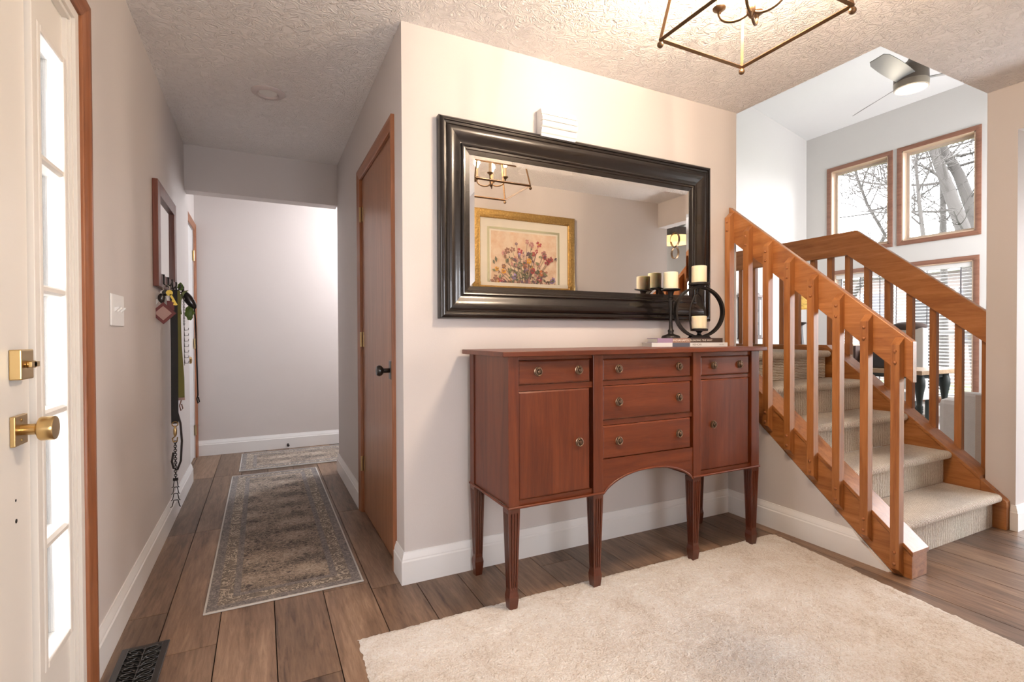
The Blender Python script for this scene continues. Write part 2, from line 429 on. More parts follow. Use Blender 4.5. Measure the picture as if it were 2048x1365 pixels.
# right side: stub, header over the opening, dividing wall, back walls
w = MB().box(RS, 5.62, ST0, ST1, 0, CE)
struct('wall_right_stub', w, wall_m)
struct('wall_right_header', bx(RS, RS + .12, OW, ST0, 2.19, CE), wall_m)
struct('wall_opposite', bx(1.45, RS + .12, OW - .12, OW, 0, CE), wall_m)
struct('wall_opposite_return', bx(1.45, 1.57, -1.3, OW - .12, 0, CE), wall_m)
w = wall_holes(MB(), LW, 1.57, 0, CE, [(.2, 1.2, .6, 1.75)], lambda mb, p, q, za, zb: mb.box(p, q, -1.42, -1.3, za, zb))
struct('wall_behind_camera', w, wall_m)
# room beyond the opening, with an unseen patio door added for daylight
struct('wall_patio', bx(RS, 5.62, -1.22, -1.1, 0, CE), wallw_m)
w = wall_holes(MB(), -1.1, ST0, 0, CE, [(-.7, 1.12, 0, 2.12)], lambda mb, p, q, za, zb: mb.box(5.5, 5.62, p, q, za, zb))
struct('wall_patio_east', w, wallw_m)
struct('wall_patio_west', bx(RS, RS + .12, -1.1, OW - .12, 0, CE), wallw_m)
# living room shell
UPW = [(3.06, 3.865, 2.365, 3.60), (4.035, 4.835, 2.365, 3.60)]
LOW = [(3.075, 4.785, .235, 2.0)]
w = wall_holes(MB(), 1.2, 5.4, 0, 4.28, UPW + LOW, lambda mb, p, q, za, zb: mb.box(WX, WX + .15, p, q, za, zb))
struct('wall_window', w, wallw_m)
struct('wall_back', bx(2.45, WX, BW, BW + .12, 0, 5.6), wallw_m)
w = wall_holes(MB(), 5.62, WX, 0, 5.6, [(5.9, 7.6, .9, 3.5)], lambda mb, p, q, za, zb: mb.box(p, q, ST0, ST1, za, zb))
w.box(ME, 5.62, ST0, ST1, CE + .12, 5.6)
struct('wall_living_south', w, wallw_m)
struct('wall_stairwell', MB().box(ME - .12, ME, MW + .12, BW, 0, 5.6).box(ME - .12, ME, ST0, MW + .12, CE + .12, 5.6), wallw_m)
# ------------------------------------------------------------------ baseboards
BBP = [(0, 0), (.016, 0), (.016, .098), (.0125, .104), (.0125, .109), (.010, .118), (.0055, .132), (.0045, .138), (0, .138)]
def baseboard(name, p0, p1, n, cut=None):
    """p0->p1 along the wall foot, n = outward normal; mitred ends optional (extend)"""
    p0, p1, n = Vector((*p0, 0)), Vector((*p1, 0)), Vector((*n, 0)); mb = MB()
    ring = lambda p, e: [p + n * d + Vector((0, 0, h)) + e * d for d, h in BBP]
    t = (p1 - p0).normalized()
    e0, e1 = (cut or (0, 0))
    mb.loft([ring(p0, -t * e0), ring(p1, t * e1)])
    return struct(name, mb, trim_m)
baseboard('baseboard_left', (LW, 1.985), (LW, LR), (1, 0), (0, 1))
baseboard('baseboard_far', (LX, FAR), (2.5, FAR), (0, -1))
baseboard('baseboard_hall_right_far', (HR, 3.235), (HR, 4.24), (-1, 0), (0, 1))
baseboard('baseboard_hall_right_near', (HR, MW), (HR, 2.305), (-1, 0), (1, 0))
baseboard('baseboard_main', (HR, MW), (UX, MW), (0, -1), (1, 0))
mb = MB()
for (d, h), (d2, h2) in zip(BBP, BBP[1:] + BBP[:1]): pass
ringA = [(UX - d, MW, h) for d, h in BBP]; ringB = [(UX - d, YB + .01 + h / SL, h) for d, h in BBP]
struct('baseboard_under_stair', MB().loft([ringA, ringB]), trim_m)
baseboard('baseboard_stub', (RS, ST0), (5.4, ST0), (0, -1), (1, 0))
baseboard('baseboard_stub_end', (RS, ST0), (RS, ST0 + .018), (-1, 0), (1, 0))
baseboard('baseboard_opposite', (1.57, OW), (RS, OW), (0, 1))
baseboard('baseboard_window_wall', (WX, ST1), (WX, BW), (-1, 0))
baseboard('baseboard_living_back', (ME, BW), (WX, BW), (0, -1))

# ------------------------------------------------------------------ casings (moulded wood trim round doors and windows)
CASP = [(0, 0), (.057, 0), (.057, .016), (.052, .018), (.040, .0165), (.030, .013), (.015, .0105), (.006, .0095), (.002, .008), (0, .006)]  # (across, proud) inner edge at 0
def casing(name, corners, inward_c, normal, mat_up, mat_lv, prof=CASP, closed=False, parent=None, kind='structure'):
    """mitred moulding following corner points (inner edge); inward_c = centre of the opening"""
    pts = [Vector(c) for c in corners]; nrm = Vector(normal); C = Vector(inward_c); k = len(pts)
    def outdir(seg):
        t = (pts[(seg + 1) % k] - pts[seg]).normalized(); o = t.cross(nrm)
        mid = (pts[(seg + 1) % k] + pts[seg]) / 2
        return o if o.dot(mid - C) > 0 else -o
    segs = range(k if closed else k - 1); root = None; outs = [outdir(s_) for s_ in segs]
    allr = []
    for s_ in segs:
        o = outs[s_]; a, b_ = pts[s_], pts[(s_ + 1) % k]
        pa = outs[s_ - 1] if (s_ > 0 or closed) else None; pb = outs[(s_ + 1) % len(outs)] if (s_ + 1 < len(outs) or closed) else None
        R0 = [a + (o + (pa if pa else Vector())) * d + nrm * h for d, h in prof]
        R1 = [b_ + (o + (pb if pb else Vector())) * d + nrm * h for d, h in prof]
        mb = MB().loft([R0, R1]); vert = abs((b_ - a).normalized().z) > .7
        nm = name if parent is None else 'casing_board'
        ob = mb.build(nm, mat_up if vert else mat_lv, parent, smooth=50)
        if parent is None: ob['kind'] = kind
    return
def door_casing(wallX, y0, y1, zt, n, names):
    pass

# ---- entry door (door_1) with hardware
d1 = thing('door_1', (LW - .02, 1.15, 0), None, None); d1['kind'] = 'structure'; d1['label'] = 'cream painted front door with satin brass knob and deadbolt'
DX = LW - .02
MB().box(DX - .045, DX, .70, 1.598, .012, 2.03).build('door_slab', cream_m, d1, bevel=.002)
dbp = MB().box(DX, DX + .022, 1.488, 1.556, .985, 1.053).build('deadbolt_plate', brass_m, d1, bevel=.0025)
t_ = MB().lathe([(.008, 0), (.008, .014)], 16, (DX + .022, 1.522, 1.019), 'x').box(DX + .030, DX + .036, 1.500, 1.546, 1.0125, 1.0255)
t_.build('thumb_turn', brass_m, dbp, smooth=40, bevel=.001)
kp = MB().box(DX, DX + .010, 1.488, 1.556, .836, .904).build('knob_plate', brass_m, d1, bevel=.002)
MB().lathe([(.0125, .01), (.0125, .034), (.0135, .036), (.026, .042), (.0275, .045), (.0275, .068), (.0262, .070), (.0001, .0705)], 40, (DX, 1.522, .87), 'x').build('knob', brass_m, kp, smooth=35)
for zz in (.847, .893): MB().lathe([(.0035, .010), (.0035, .0118), (.0002, .0122)], 12, (DX, 1.522, zz), 'x').build('screw', hinge_m, kp)
for (yy, zz, r_) in ((1.515, .712, .003), (1.516, .665, .005)): MB().lathe([(r_, -.001), (r_, .0008), (.0002, .001)], 12, (DX, yy, zz), 'x').build('screw_hole', iron_m, d1)
# strike plates on the mullion edge
for za, zb in ((.985, 1.055), (.838, .902)):
    MB().prism([(1.604, za), (1.613, za + .004), (1.616, (za + zb) / 2), (1.613, zb - .004), (1.604, zb)], 'x', DX + .001, DX + .004).build('strike_plate', bdark_m, d1)
# frame around door and sidelight
fr = MB().box(LW - .12, DX + .012, 1.602, 1.632, 0, 2.02)                       # mullion post
fr.box(LW - .12, LW + .0, 1.895, 1.925, 0, 2.04).box(LW - .12, LW, .66, .69, 0, 2.04).box(LW - .12, LW, .69, 1.895, 2.012, 2.04)
fr.box(LW - .06, DX + .012, 1.884, 1.895, 0, 2.012).box(LW - .06, DX + .006, 1.876, 1.884, 0, 2.0)
fr.box(LW - .06, DX + .012, .69, 1.884, 2.0, 2.012)
struct('trim_1', fr, cream_m, bevel=.0015)['label'] = 'cream painted jamb and mullion of the front entry'
casing('trim_2', [(LW, DF1, 0), (LW, DF1, 2.04), (LW, DF0, 2.04), (LW, DF0, 0)], (LW, 1.3, 1), (1, 0, 0), cas_z, cas_y)
# sidelight (window_1): cream panel with five panes
sl = thing('window_1', (LW - .03, 1.75, 0), None, None); sl['kind'] = 'structure'; sl['label'] = 'tall narrow sidelight with five stacked panes beside the front door'
GY0, GY1 = 1.672, 1.838; GZ = [.253, .545, .880, 1.205, 1.540, 1.852]
sx0, sx1 = LW - .075, DX - .006
p = MB().box(sx0, sx1, 1.632, GY0 - .012, 0, 2.0).box(sx0, sx1, GY1 + .012, 1.876, 0, 2.0).box(sx0, sx1, GY0 - .012, GY1 + .012, 0, GZ[0] - .012).box(sx0, sx1, GY0 - .012, GY1 + .012, GZ[-1] + .012, 2.0)
p.build('panel', cream_m, sl)
# raised glazing frame
gf = MB()
for a, b_, c_, d_ in ((GY0 - .02, GY0, GZ[0] - .02, GZ[-1] + .02), (GY1, GY1 + .02, GZ[0] - .02, GZ[-1] + .02)):
    gf.prism([(a, c_), (b_, c_), (b_, d_), (a, d_)], 'x', sx0, DX + .008)
for z in (GZ[0] - .02, GZ[-1]): gf.box(sx0, DX + .008, GY0, GY1, z, z + .02)
gf.build('glazing_frame', cream_m, sl, bevel=.004)
for z in GZ[1:-1]:
    MB().prism([(sx0 + .01, z - .011), (DX - .004, z - .011), (DX + .005, z - .005), (DX + .005, z + .005), (DX - .004, z + .011), (sx0 + .01, z + .011)], 'y', GY0, GY1).build('muntin', cream_m, sl)
for za, zb in zip(GZ, GZ[1:]):
    MB().box(LW - .052, LW - .048, GY0, GY1, za, zb).build('pane', glassm, sl)
# porch outside the sidelight
porch = thing('porch', (-1.6, 2.2, 0), 'grey porch post and pale siding outside the sidelight', 'porch')
MB().box(-1.45, -.935, 3.25, 3.40, -.1, 2.5).build('porch_post', plain('porch_post_blue_grey', (.045, .055, .075), .6), porch)
MB().box(-2.6, -2.5, 2.2, 6.5, -.1, 2.9).build('siding', plain('siding_blue_grey', (.20, .24, .30), .7), porch)
MB().box(-2.7, -.62, -.5, 6.5, 2.5, 2.62).build('porch_ceiling', plain('porch_ceiling_white', (.6, .6, .6), .7), porch)
MB().box(-3.2, -.62, -.5, 6.5, -.2, -.1).build('porch_slab', plain('porch_concrete', (.4, .4, .39), .9), porch)

# ---- white hall door (door_2)
d2 = thing('door_2', (LX, 4.84, 0), None, None); d2['kind'] = 'structure'; d2['label'] = 'white painted door at the end of the hall with brass knob and hinges'
MB().box(LX - .045, LX - .008, HDOOR0 + .004, HDOOR1 - .004, .01, 2.026).build('door_slab', whitedoor_m, d2, bevel=.002)
MB().lathe([(.026, 0), (.026, .004), (.010, .008), (.010, .028), (.024, .036), (.028, .05), (.022, .062), (.0002, .066)], 24, (LX - .008, HDOOR0 + .065, .90), 'x').build('knob', brass_m, d2, smooth=40)
for z in (.25, 1.02, 1.80): MB().lathe([(.006, -.045), (.006, .045)], 10, (LX + .004, HDOOR1 - .004, z)).box(LX - .009, LX - .006, HDOOR1 - .03, HDOOR1, z - .045, z + .045).build('hinge', hinge_m, d2)
casing('trim_3', [(LX, HDOOR0, 0), (LX, HDOOR0, 2.03), (LX, HDOOR1, 2.03), (LX, HDOOR1, 0)], (LX, 4.8, 1), (1, 0, 0), cas_z, cas_y)
# ---- closet door (door_3)
d3 = thing('door_3', (HR, 2.77, 0), None, None); d3['kind'] = 'structure'; d3['label'] = 'flush wood veneer closet door with black knob on the right of the hall'
MB().box(HR + .006, HR + .041, CD0 + .004, CD1 - .004, .012, 2.03).build('door_slab', doorw, d3, bevel=.002)
kb = MB().box(HR - .001, HR + .006, 2.405, 2.447, .872, .962).build('knob_plate', black_m, d3, bevel=.003)
MB().lathe([(.011, -.001), (.011, -.03), (.018, -.035), (.0245, -.042), (.0265, -.052), (.021, -.063), (.0002, -.067)], 28, (HR, 2.427, .915), 'x').build('knob', black_m, kb, smooth=45)
for z in (.30, 1.06, 1.82): MB().lathe([(.0065, -.045), (.0065, .045)], 10, (HR - .006, CD1 - .004, z)).box(HR + .003, HR + .007, CD1 - .035, CD1 - .004, z - .045, z + .045).build('hinge', hinge_m, d3)
casing('trim_4', [(HR, CD0, 0), (HR, CD0, 2.035), (HR, CD1, 2.035), (HR, CD1, 0)], (HR, 2.77, 1), (-1, 0, 0), cas_z, cas_y)
struct('trim_5', MB().box(HR, HR + .12, CD0 - .001, CD0 + .003, 0, 2.035).box(HR, HR + .12, CD1 - .003, CD1 + .001, 0, 2.035).box(HR, HR + .12, CD0, CD1, 2.031, 2.036), cas_z)['label'] = 'wood jamb of the closet door'

# ---- light switch plate, door stop, downlight, floor vent
sw = thing('light_switch', (LW, 2.32, 1.18), 'white three-toggle switch plate on the wall by the front door', 'switch')
MB().box(LW, LW + .006, 2.228, 2.412, 1.121, 1.237).build('plate', plastic_w, sw, bevel=.003)
for yy in (2.274, 2.32, 2.366):
    MB().prism([(LW + .006, 1.172), (LW + .020, 1.186), (LW + .019, 1.191), (LW + .006, 1.188)], 'y', yy - .005, yy + .005).build('toggle', plastic_w, sw)
ds = thing('door_stop', (.221, FAR - .0165, .037), 'small dark door stop on the far hall baseboard', 'door stop')
MB().lathe([(.010, 0), (.010, -.004), (.005, -.008), (.005, -.05), (.011, -.052), (.012, -.062), (.008, -.066), (.0002, -.067)], 14, (.221, FAR - .0165, .037), 'y').build('post', iron_m, ds, smooth=40)
dl = thing('recessed_downlight', (.045, 3.13, CE), 'round white recessed ceiling light, switched off, in the hall', 'ceiling light')
MB().lathe([(.086, 0), (.086, -.004), (.080, -.008), (.055, -.012), (.048, -.006), (.046, -.002)], 40, (.045, 3.13, CE)).build('trim_ring', plain('downlight_trim', (.62, .55, .53), .5), dl, smooth=40)
MB().lathe([(.046, -.004), (.0002, -.0042)], 40, (.045, 3.13, CE)).build('lens', plain('downlight_lens', (.72, .70, .66), .4), dl)
ve = thing('floor_vent', (-.37, 1.98, 0), 'black cast floor register with leafy openwork by the left wall', 'vent')
vx0, vx1, vy0, vy1 = -.437, -.300, 1.79, 2.138
MB().box(vx0, vx1, vy0, vy1, .0005, .001).build('duct_shadow', plain('vent_shade_black', (.002, .002, .002), .9), ve)  # black sheet painted as the shade inside the duct
fm = MB()
for a in ((vx0, vx0 + .02, vy0, vy1), (vx1 - .02, vx1, vy0, vy1), (vx0 + .02, vx1 - .02, vy0, vy0 + .02), (vx0 + .02, vx1 - .02, vy1 - .02, vy1)):
    fm.box(*a, .001, .006)
fm.build('border', black_m, ve, bevel=.0015)
sc_ = MB(); rnd = random.Random(3)
cx_ = (vx0 + vx1) / 2
for i in range(9):
    yc = vy0 + .035 + i * .035
    for sgn in (-1, 1):
        pts = []
        for t in range(13):
            a = t / 12 * math.pi * 1.7
            rr = .024 * (1 - .45 * t / 12)
            pts.append((cx_ + sgn * (.024 - rr * math.cos(a)), yc + rr * math.sin(a) * .75, .0038))
        sc_.tube(pts, .0026, 6)
        sc_.tube([(cx_ + sgn * .004, yc - .018, .0035), (cx_ + sgn * .02, yc, .0035), (cx_ + sgn * .05, yc + .008, .0035)], .0024, 6)
    sc_.tube([(cx_ - .048, yc + .017, .0033), (cx_, yc + .012, .0033), (cx_ + .048, yc + .017, .0033)], .0022, 6)
sc_.tube([(cx_, vy0 + .01, .0035), (cx_, vy1 - .01, .0035)], .0024, 6)
sc_.build('openwork', black_m, ve, smooth=60)

# ------------------------------------------------------------------ stairs
RISE, RUN, Y1, SX0, SX1 = .193, .2265, 1.322, 2.68, 3.645
zs = lambda Y: .124 + SL * (Y - 1.195)            # stringer top line
stair = thing('staircase', (3.15, 1.2, 0), 'carpeted wooden staircase of five steps rising to the landing', 'staircase')
for k in range(5):
    yr = Y1 + RUN * k; z0 = RISE * k; z1 = RISE * (k + 1)
    nose = [(yr + .01 - .047 + .0, 0)]
    th, nr = .050, .023
    prof = []
    yn = yr - .045
    for a in range(9):
        ang = math.pi / 2 + math.pi * a / 8
        prof.append((yn + nr + nr * math.cos(ang), z1 - nr + nr * math.sin(ang)))
    yb_ = yr + (RUN + .004 if k < 4 else .05)
    prof += [(yr, z1 - 2 * nr), (yb_, z1 - 2 * nr), (yb_, z1)]
    if k < 4:
        xs1 = SX1
    else: xs1 = SX1 - .045
    MB().prism(prof, 'x', SX0 - .006, xs1).build('tread', carpet_x, stair, smooth=35, bevel=.008)
    MB().box(SX0 - .006, xs1 - .004, yr - .002, yr + .03, z0 + .001, z1 - 2 * nr + .004).build('riser', carpet_x if k < 4 else carpet_zr, stair)
struct('floor_landing', bx(ME + .001, SX1 - .002, Y1 + RUN * 4 + .051, BW, .80, RISE * 5), carpet_x)
# left stringer box with cap
capt = .022
tl = [(1.195, 0), (1.195, zs(1.195) - capt), (2.165, zs(2.165) - capt), (2.165, SL * (2.165 - YB)), (YB, 0)]
MB().prism(tl, 'x', UX - .0, UX + .125).build('stringer', oak_s, stair, bevel=.002)
MB().prism([(1.190, zs(1.195) - capt), (1.190, zs(1.195) - .002), (2.165, zs(2.165)), (2.165, zs(2.165) - capt)], 'x', UX - .005, UX + .13).build('stringer_cap', oak_s, stair, bevel=.002)
# right stringer + cap + skirt in front of the stub
yk = 1.195 + (1.002 - .124) / SL
tr_ = [(1.375, 0), (1.375, zs(1.375) - capt), (yk, 1.002 - capt), (2.27, 1.002 - capt), (2.27, .67), (1.47, 0)]
struct('trim_6', bx(SX1, 3.77, 2.2705, BW, .845, 1.002 - capt), oak_y)['label'] = 'wood fascia along the landing edge'
struct('trim_7', bx(SX1 - .006, 3.778, 2.2705, BW, 1.002 - capt, 1.002), oak_y)['label'] = 'wood cap along the landing edge'
MB().prism(tr_, 'x', SX1, 3.77).build('stringer', oak_s, stair, bevel=.002)
MB().prism([(1.375, zs(1.375) - capt), (1.375, zs(1.375)), (yk, 1.002), (2.27, 1.002), (2.27, 1.002 - capt), (yk, 1.002 - capt)], 'x', SX1 - .006, 3.778).build('stringer_cap', oak_s, stair, bevel=.002)
MB().prism([(1.262, 0), (1.262, .155), (1.272, .168), (1.375, zs(1.375) - .018), (1.375, 0)], 'x', 3.645, RS - .0005).build('skirt_board', oak_s, stair, bevel=.003)
# railings
rtop = lambda Y: 1.048 + .834 * (Y - 1.198)
railL = thing('stair_railing', (2.55, 1.2, 0), 'slatted wooden stair railing on the near side, bolted to the stringer beside the sideboard', 'railing')
MB().prism([(1.196, rtop(1.196) - .182), (1.196, rtop(1.196)), (2.165, rtop(2.165)), (2.165, rtop(2.165) - .192)], 'x', UX, UX + .036).build('handrail', oak_s, railL, bevel=.004)
bx0, bx1, bw = -.04, -.002, .018
bal_me = MB().prism([(bx0, .0), (bx1 + .0015, -.034), (bx1 + .0015, 1.031), (bx0, .997)], 'y', -bw, bw).mesh('baluster_mesh', oak_z)
bolt_me = MB().lathe([(.0075, 0), (.0072, -.003), (.005, -.006), (.0002, -.0075)], 12, axis='x').mesh('bolt_mesh', plain('wood_plug', (.33, .12, .04), .35), smooth=60)
for i in range(8):
    yc = 1.245 + .1283 * i; zb = 1.032 - .997 + SL * (yc - 1.245)
    o = put('baluster', bal_me, railL, (UX, yc, zb), .0015)
    for dz in (.0225, .074, .997 - .079, .997 - .028): put('bolt', bolt_me, o, (UX + bx0, yc, zb + dz))
railR = thing('stair_railing', (3.71, 1.4, 0), 'slatted wooden railing on the far side of the stairs continuing level along the landing', 'railing')
rR = lambda Y: 1.203 + .843 * (Y - 1.372)
ykn = 2.085; zkn = rR(ykn)
MB().prism([(1.372, rR(1.372) - .182), (1.372, rR(1.372)), (ykn, zkn), (4.2, zkn), (4.2, zkn - .165), (ykn + .06, zkn - .165)], 'x', 3.71, 3.748).build('handrail', oak_s, railR, bevel=.004)
balR_me = MB().box(0, .036, -bw, bw, 0, .90).mesh('baluster_mesh_far', oak_z)
balR2_me = MB().box(0, .036, -bw, bw, 0, .82).mesh('baluster_mesh_level', oak_z)
for i in range(22):
    yc = 1.395 + .1283 * i
    if yc < ykn: put('baluster', balR_me, railR, (3.752, yc, rR(yc) - .06 - .90), .0015)
    else: put('baluster', balR2_me, railR, (3.752, yc, zkn - .05 - .82), .0015)
struct('wall_landing_side', bx(3.70, 3.748, 2.28, BW, 0, .84), wallw_m)

# ------------------------------------------------------------------ sideboard
sb = thing('sideboard', (1.555, 1.93, 0), 'reddish cherry sideboard with ring pulls, arched apron and fluted tapered legs', 'sideboard')
FY, BY = 1.735, 2.135
MB().box(.812, 2.296, 1.712, 2.146, .9985, 1.0185).build('top', ch_x, sb, bevel=.003)
zt, zb = .9985, .412
ST = [(.845, .889), (1.240, 1.290), (1.809, 1.857), (2.206, 2.262)]
for a, b_ in ST: MB().box(a, b_, FY, FY + .03, zb, zt).build('stile', ch_z, sb, bevel=.0015)
for a, b_, xa, xb in ((BY - .045, BY, .845, .89), (BY - .045, BY, 2.217, 2.262)): MB().box(xa, xb, a, b_, zb, zt).build('rear_post', ch_z, sb, bevel=.0015)
for xa, xb in ((.850, .866), (2.241, 2.257)): MB().box(xa, xb, FY + .03, BY - .045, zb + .004, zt).build('side_panel', ch_z, sb)
MB().box(.866, 2.241, BY - .02, BY - .008, zb, zt).build('back_panel', ch_z, sb)
for xa, xb in ((1.252, 1.278), (1.820, 1.846)): MB().box(xa, xb, FY + .03, BY - .02, zb, zt).build('partition', ch_z, sb)
MB().box(.866, 1.252, FY + .03, BY - .02, zb, zb + .015).build('bottom_board', ch_x, sb)
MB().box(1.846, 2.241, FY + .03, BY - .02, zb, zb + .015).build('bottom_board', ch_x, sb)
# rails between drawers and doors
def rails(x0, x1, zz):
    for za, zc in zz: MB().box(x0, x1, FY + .010, FY + .03, za, zc).build('rail', ch_x, sb)
rails(.889, 1.240, [(.984, zt), (.862, .886), (zb, .436)])
rails(1.290, 1.809, [(.980, zt), (.866, .886), (.696, .717), (.52, .552)])
rails(1.857, 2.206, [(.978, zt), (.868, .884), (zb, .432)])
# recess backing behind the drawers
MB().box(.889, 1.240, FY + .03, FY + .034, zb, zt).build('recess_back', ch_leg, sb)
MB().box(1.290, 1.809, FY + .03, FY + .034, .53, zt).build('recess_back', ch_leg, sb)
MB().box(1.857, 2.206, FY + .03, FY + .034, zb, zt).build('recess_back', ch_leg, sb)
# apron with arch
ap = []
ax0, ax1 = 1.290, 1.809; n_ = 24
pts = [(ax0, .552), (ax0, .405)]
for i in range(n_ + 1):
    t = i / n_; xx = ax0 + (ax1 - ax0) * t
    zz = .405 + .082 * (1 - abs(2 * t - 1) ** 2.3) ** .8
    pts.append((xx, zz))
pts += [(ax1, .405), (ax1, .552)]
MB().prism(pts, 'y', FY + .004, FY + .026).build('apron', ch_x, sb)
bead = [(ax0 + (ax1 - ax0) * i / n_, FY + .004, .405 + .082 * (1 - abs(2 * i / n_ - 1) ** 2.3) ** .8) for i in range(n_ + 1)]
MB().tube(bead, .005, 8).build('arch_bead', ch_x, sb, smooth=50)
# bottom bead moulding round the carcass
def bead_x(x0, x1, y, z=zb): MB().tube([(x0, y, z), (x1, y, z)], .0055, 8).build('bead', ch_x, sb, smooth=50)
bead_x(.842, 1.294, FY); bead_x(1.805, 2.266, FY)
for xx in (.845, 2.262): MB().tube([(xx, FY - .003, zb), (xx, BY + .003, zb)], .0055, 8).build('bead', ch_x, sb, smooth=50)
# drawer and door fronts, bevelled
pull_me = MB()
pull_me.lathe([(.0155, 0), (.0155, -.002), (.012, -.0035), (.006, -.004), (.006, -.009), (.0045, -.011), (.0002, -.0115)], 20, axis='y')
ring = [(.0115 * math.cos(2 * math.pi * i / 24), -.0068, -.0015 + .0125 * math.sin(2 * math.pi * i / 24)) for i in range(24)]
pull_me.tube(ring, .0021, 8, closed=True)
pull_me.lathe([(.0035, -.003), (.0035, -.0095), (.0002, -.010)], 10, (0, 0, .0112), axis='y')
pull_me.xf(Matrix.Scale(1.2, 4)); pull_me = pull_me.mesh('ring_pull_mesh', bronze_m, smooth=45)
def front(name, x0, x1, z0, z1, pulls, mat, proud=.0):
    g = .002; x0 += g; x1 -= g; y0 = FY + .012 - proud; bev = .006
    r0 = [(x0, FY + .029, z0), (x1, FY + .029, z0), (x1, FY + .029, z1), (x0, FY + .029, z1)]
    r1 = [(x0, y0 + bev * .6, z0), (x1, y0 + bev * .6, z0), (x1, y0 + bev * .6, z1), (x0, y0 + bev * .6, z1)]
    r2_ = [(x0 + bev, y0, z0 + bev), (x1 - bev, y0, z0 + bev), (x1 - bev, y0, z1 - bev), (x0 + bev, y0, z1 - bev)]
    o = MB().loft([r0, r1, r2_]).build(name, mat, sb)
    for px, pz in pulls: put('ring_pull', pull_me, o, (px, y0, pz))
    return o
front('drawer', .889, 1.228, .888, .982, [(.978, .938), (1.170, .938)], ch_x, .008)
front('door', .889, 1.226, .438, .860, [(1.172, .640)], ch_z, .008)
front('drawer', 1.290, 1.797, .888, .978, [(1.376, .936), (1.722, .936)], ch_x, .008)
front('drawer', 1.290, 1.797, .719, .864, [(1.376, .794), (1.722, .794)], ch_x, .008)
front('drawer', 1.290, 1.797, .554, .694, [(1.376, .626), (1.722, .626)], ch_x, .008)
front('drawer', 1.857, 2.194, .886, .976, [(1.945, .934), (2.124, .934)], ch_x, .008)
front('door', 1.857, 2.192, .434, .866, [(1.942, .650)], ch_z, .008)
# fluted tapered legs with spade feet
def leg_mesh():
    def ringat(h, z, depth):
        out = []
        for k in range(4):
            for t, d in [(-1, 0)] + [q for g in (-.5, 0, .5) for q in ((g - .13, 0), (g - .09, 1), (g + .09, 1), (g + .13, 0))]:
                p = (t * h, -(h - d * depth))
                a = k * R90; out.append((p[0] * math.cos(a) - p[1] * math.sin(a), p[0] * math.sin(a) + p[1] * math.cos(a), z))
        return out
    rings = [ringat(.0150, .0, 0), ringat(.0195, .045, 0), ringat(.0205, .062, 0), ringat(.0170, .082, 0), ringat(.0172, .092, 0), ringat(.0174, .10, .0032),
             ringat(.0248, .385, .0032), ringat(.0250, .392, 0), ringat(.0252, .412, 0)]
    return MB().loft(rings).mesh('leg_mesh', ch_leg)
leg_me = leg_mesh()
for lx, ly in ((.869, FY + .026), (1.265, FY + .026), (1.833, FY + .026), (2.236, FY + .026), (.869, BY - .026), (2.236, BY - .026)):
    put('leg', leg_me, sb, (lx, ly, .0))

# ------------------------------------------------------------------ large wall mirror
mr = thing('wall_mirror', (1.535, MW, 1.157), 'large wide mirror in a dark moulded frame above the sideboard', 'mirror')
mx0, mx1, mz0, mz1 = .706, 2.362, 1.157, 2.058
MPR = [(0, .001), (0, .030), (.006, .040), (.013, .044), (.021, .044), (.023, .037), (.032, .035), (.036, .040), (.046, .0435), (.058, .0435), (.070, .0405), (.082, .0345), (.094, .028), (.104, .0245), (.107, .0245), (.108, .030), (.113, .032), (.118, .030), (.1195, .0245), (.128, .0235), (.131, .020), (.150, .017), (.150, .001)]
cs = [(mx0, mz0), (mx1, mz0), (mx1, mz1), (mx0, mz1)]; dirs = [(1, 1), (-1, 1), (-1, -1), (1, -1)]
for k in range(4):
    k2 = (k + 1) % 4
    R0 = [(cs[k][0] + dirs[k][0] * d, MW - h, cs[k][1] + dirs[k][1] * d) for d, h in MPR]
    R1 = [(cs[k2][0] + dirs[k2][0] * d, MW - h, cs[k2][1] + dirs[k2][1] * d) for d, h in MPR]
    MB().loft([R0, R1]).build('frame_rail', frame_m, mr, smooth=35)
g0x, g1x, g0z, g1z, gb = mx0 + .148, mx1 - .148, mz0 + .148, mz1 - .148, .026
yA, yB = MW - .0145, MW - .0165
o4 = [(g0x, yA, g0z), (g1x, yA, g0z), (g1x, yA, g1z), (g0x, yA, g1z)]
i4 = [(g0x + gb, yB, g0z + gb), (g1x - gb, yB, g0z + gb), (g1x - gb, yB, g1z - gb), (g0x + gb, yB, g1z - gb)]
b4 = [(p_[0], MW - .004, p_[2]) for p_ in o4]
MB().loft([b4, o4, i4]).build('mirror_glass', mirglass, mr)

# ------------------------------------------------------------------ door chime above the mirror
chm = thing('door_chime', (1.305, MW, 2.05), 'white louvred door chime box above the large mirror', 'door chime')
cx0, cx1, cz0, cz1 = 1.212, 1.412, 2.045, 2.180
MB().box(cx0 + .004, cx1 - .004, MW - .045, MW - .001, cz0, cz1).build('housing', plastic_w, chm, bevel=.003)
for i in range(4):
    za = cz0 + .012 + i * .0305; zc = za + .0250
    fy = lambda z: MW - .048 - .022 * math.sin(math.pi * min(1, max(0, (z - cz0) / (cz1 - cz0))))
    MB().prism([(MW - .044, za), (fy(za) + .004, za), (fy(za + .006), za + .004), (fy(zc), zc - .001), (MW - .044, zc)], 'x', cx0, cx1).build('louvre', plastic_w, chm)
MB().box(cx0 + .002, cx1 - .002, MW - .052, MW - .044, cz0 - .002, cz0 + .010).build('lower_lip', plastic_w, chm)

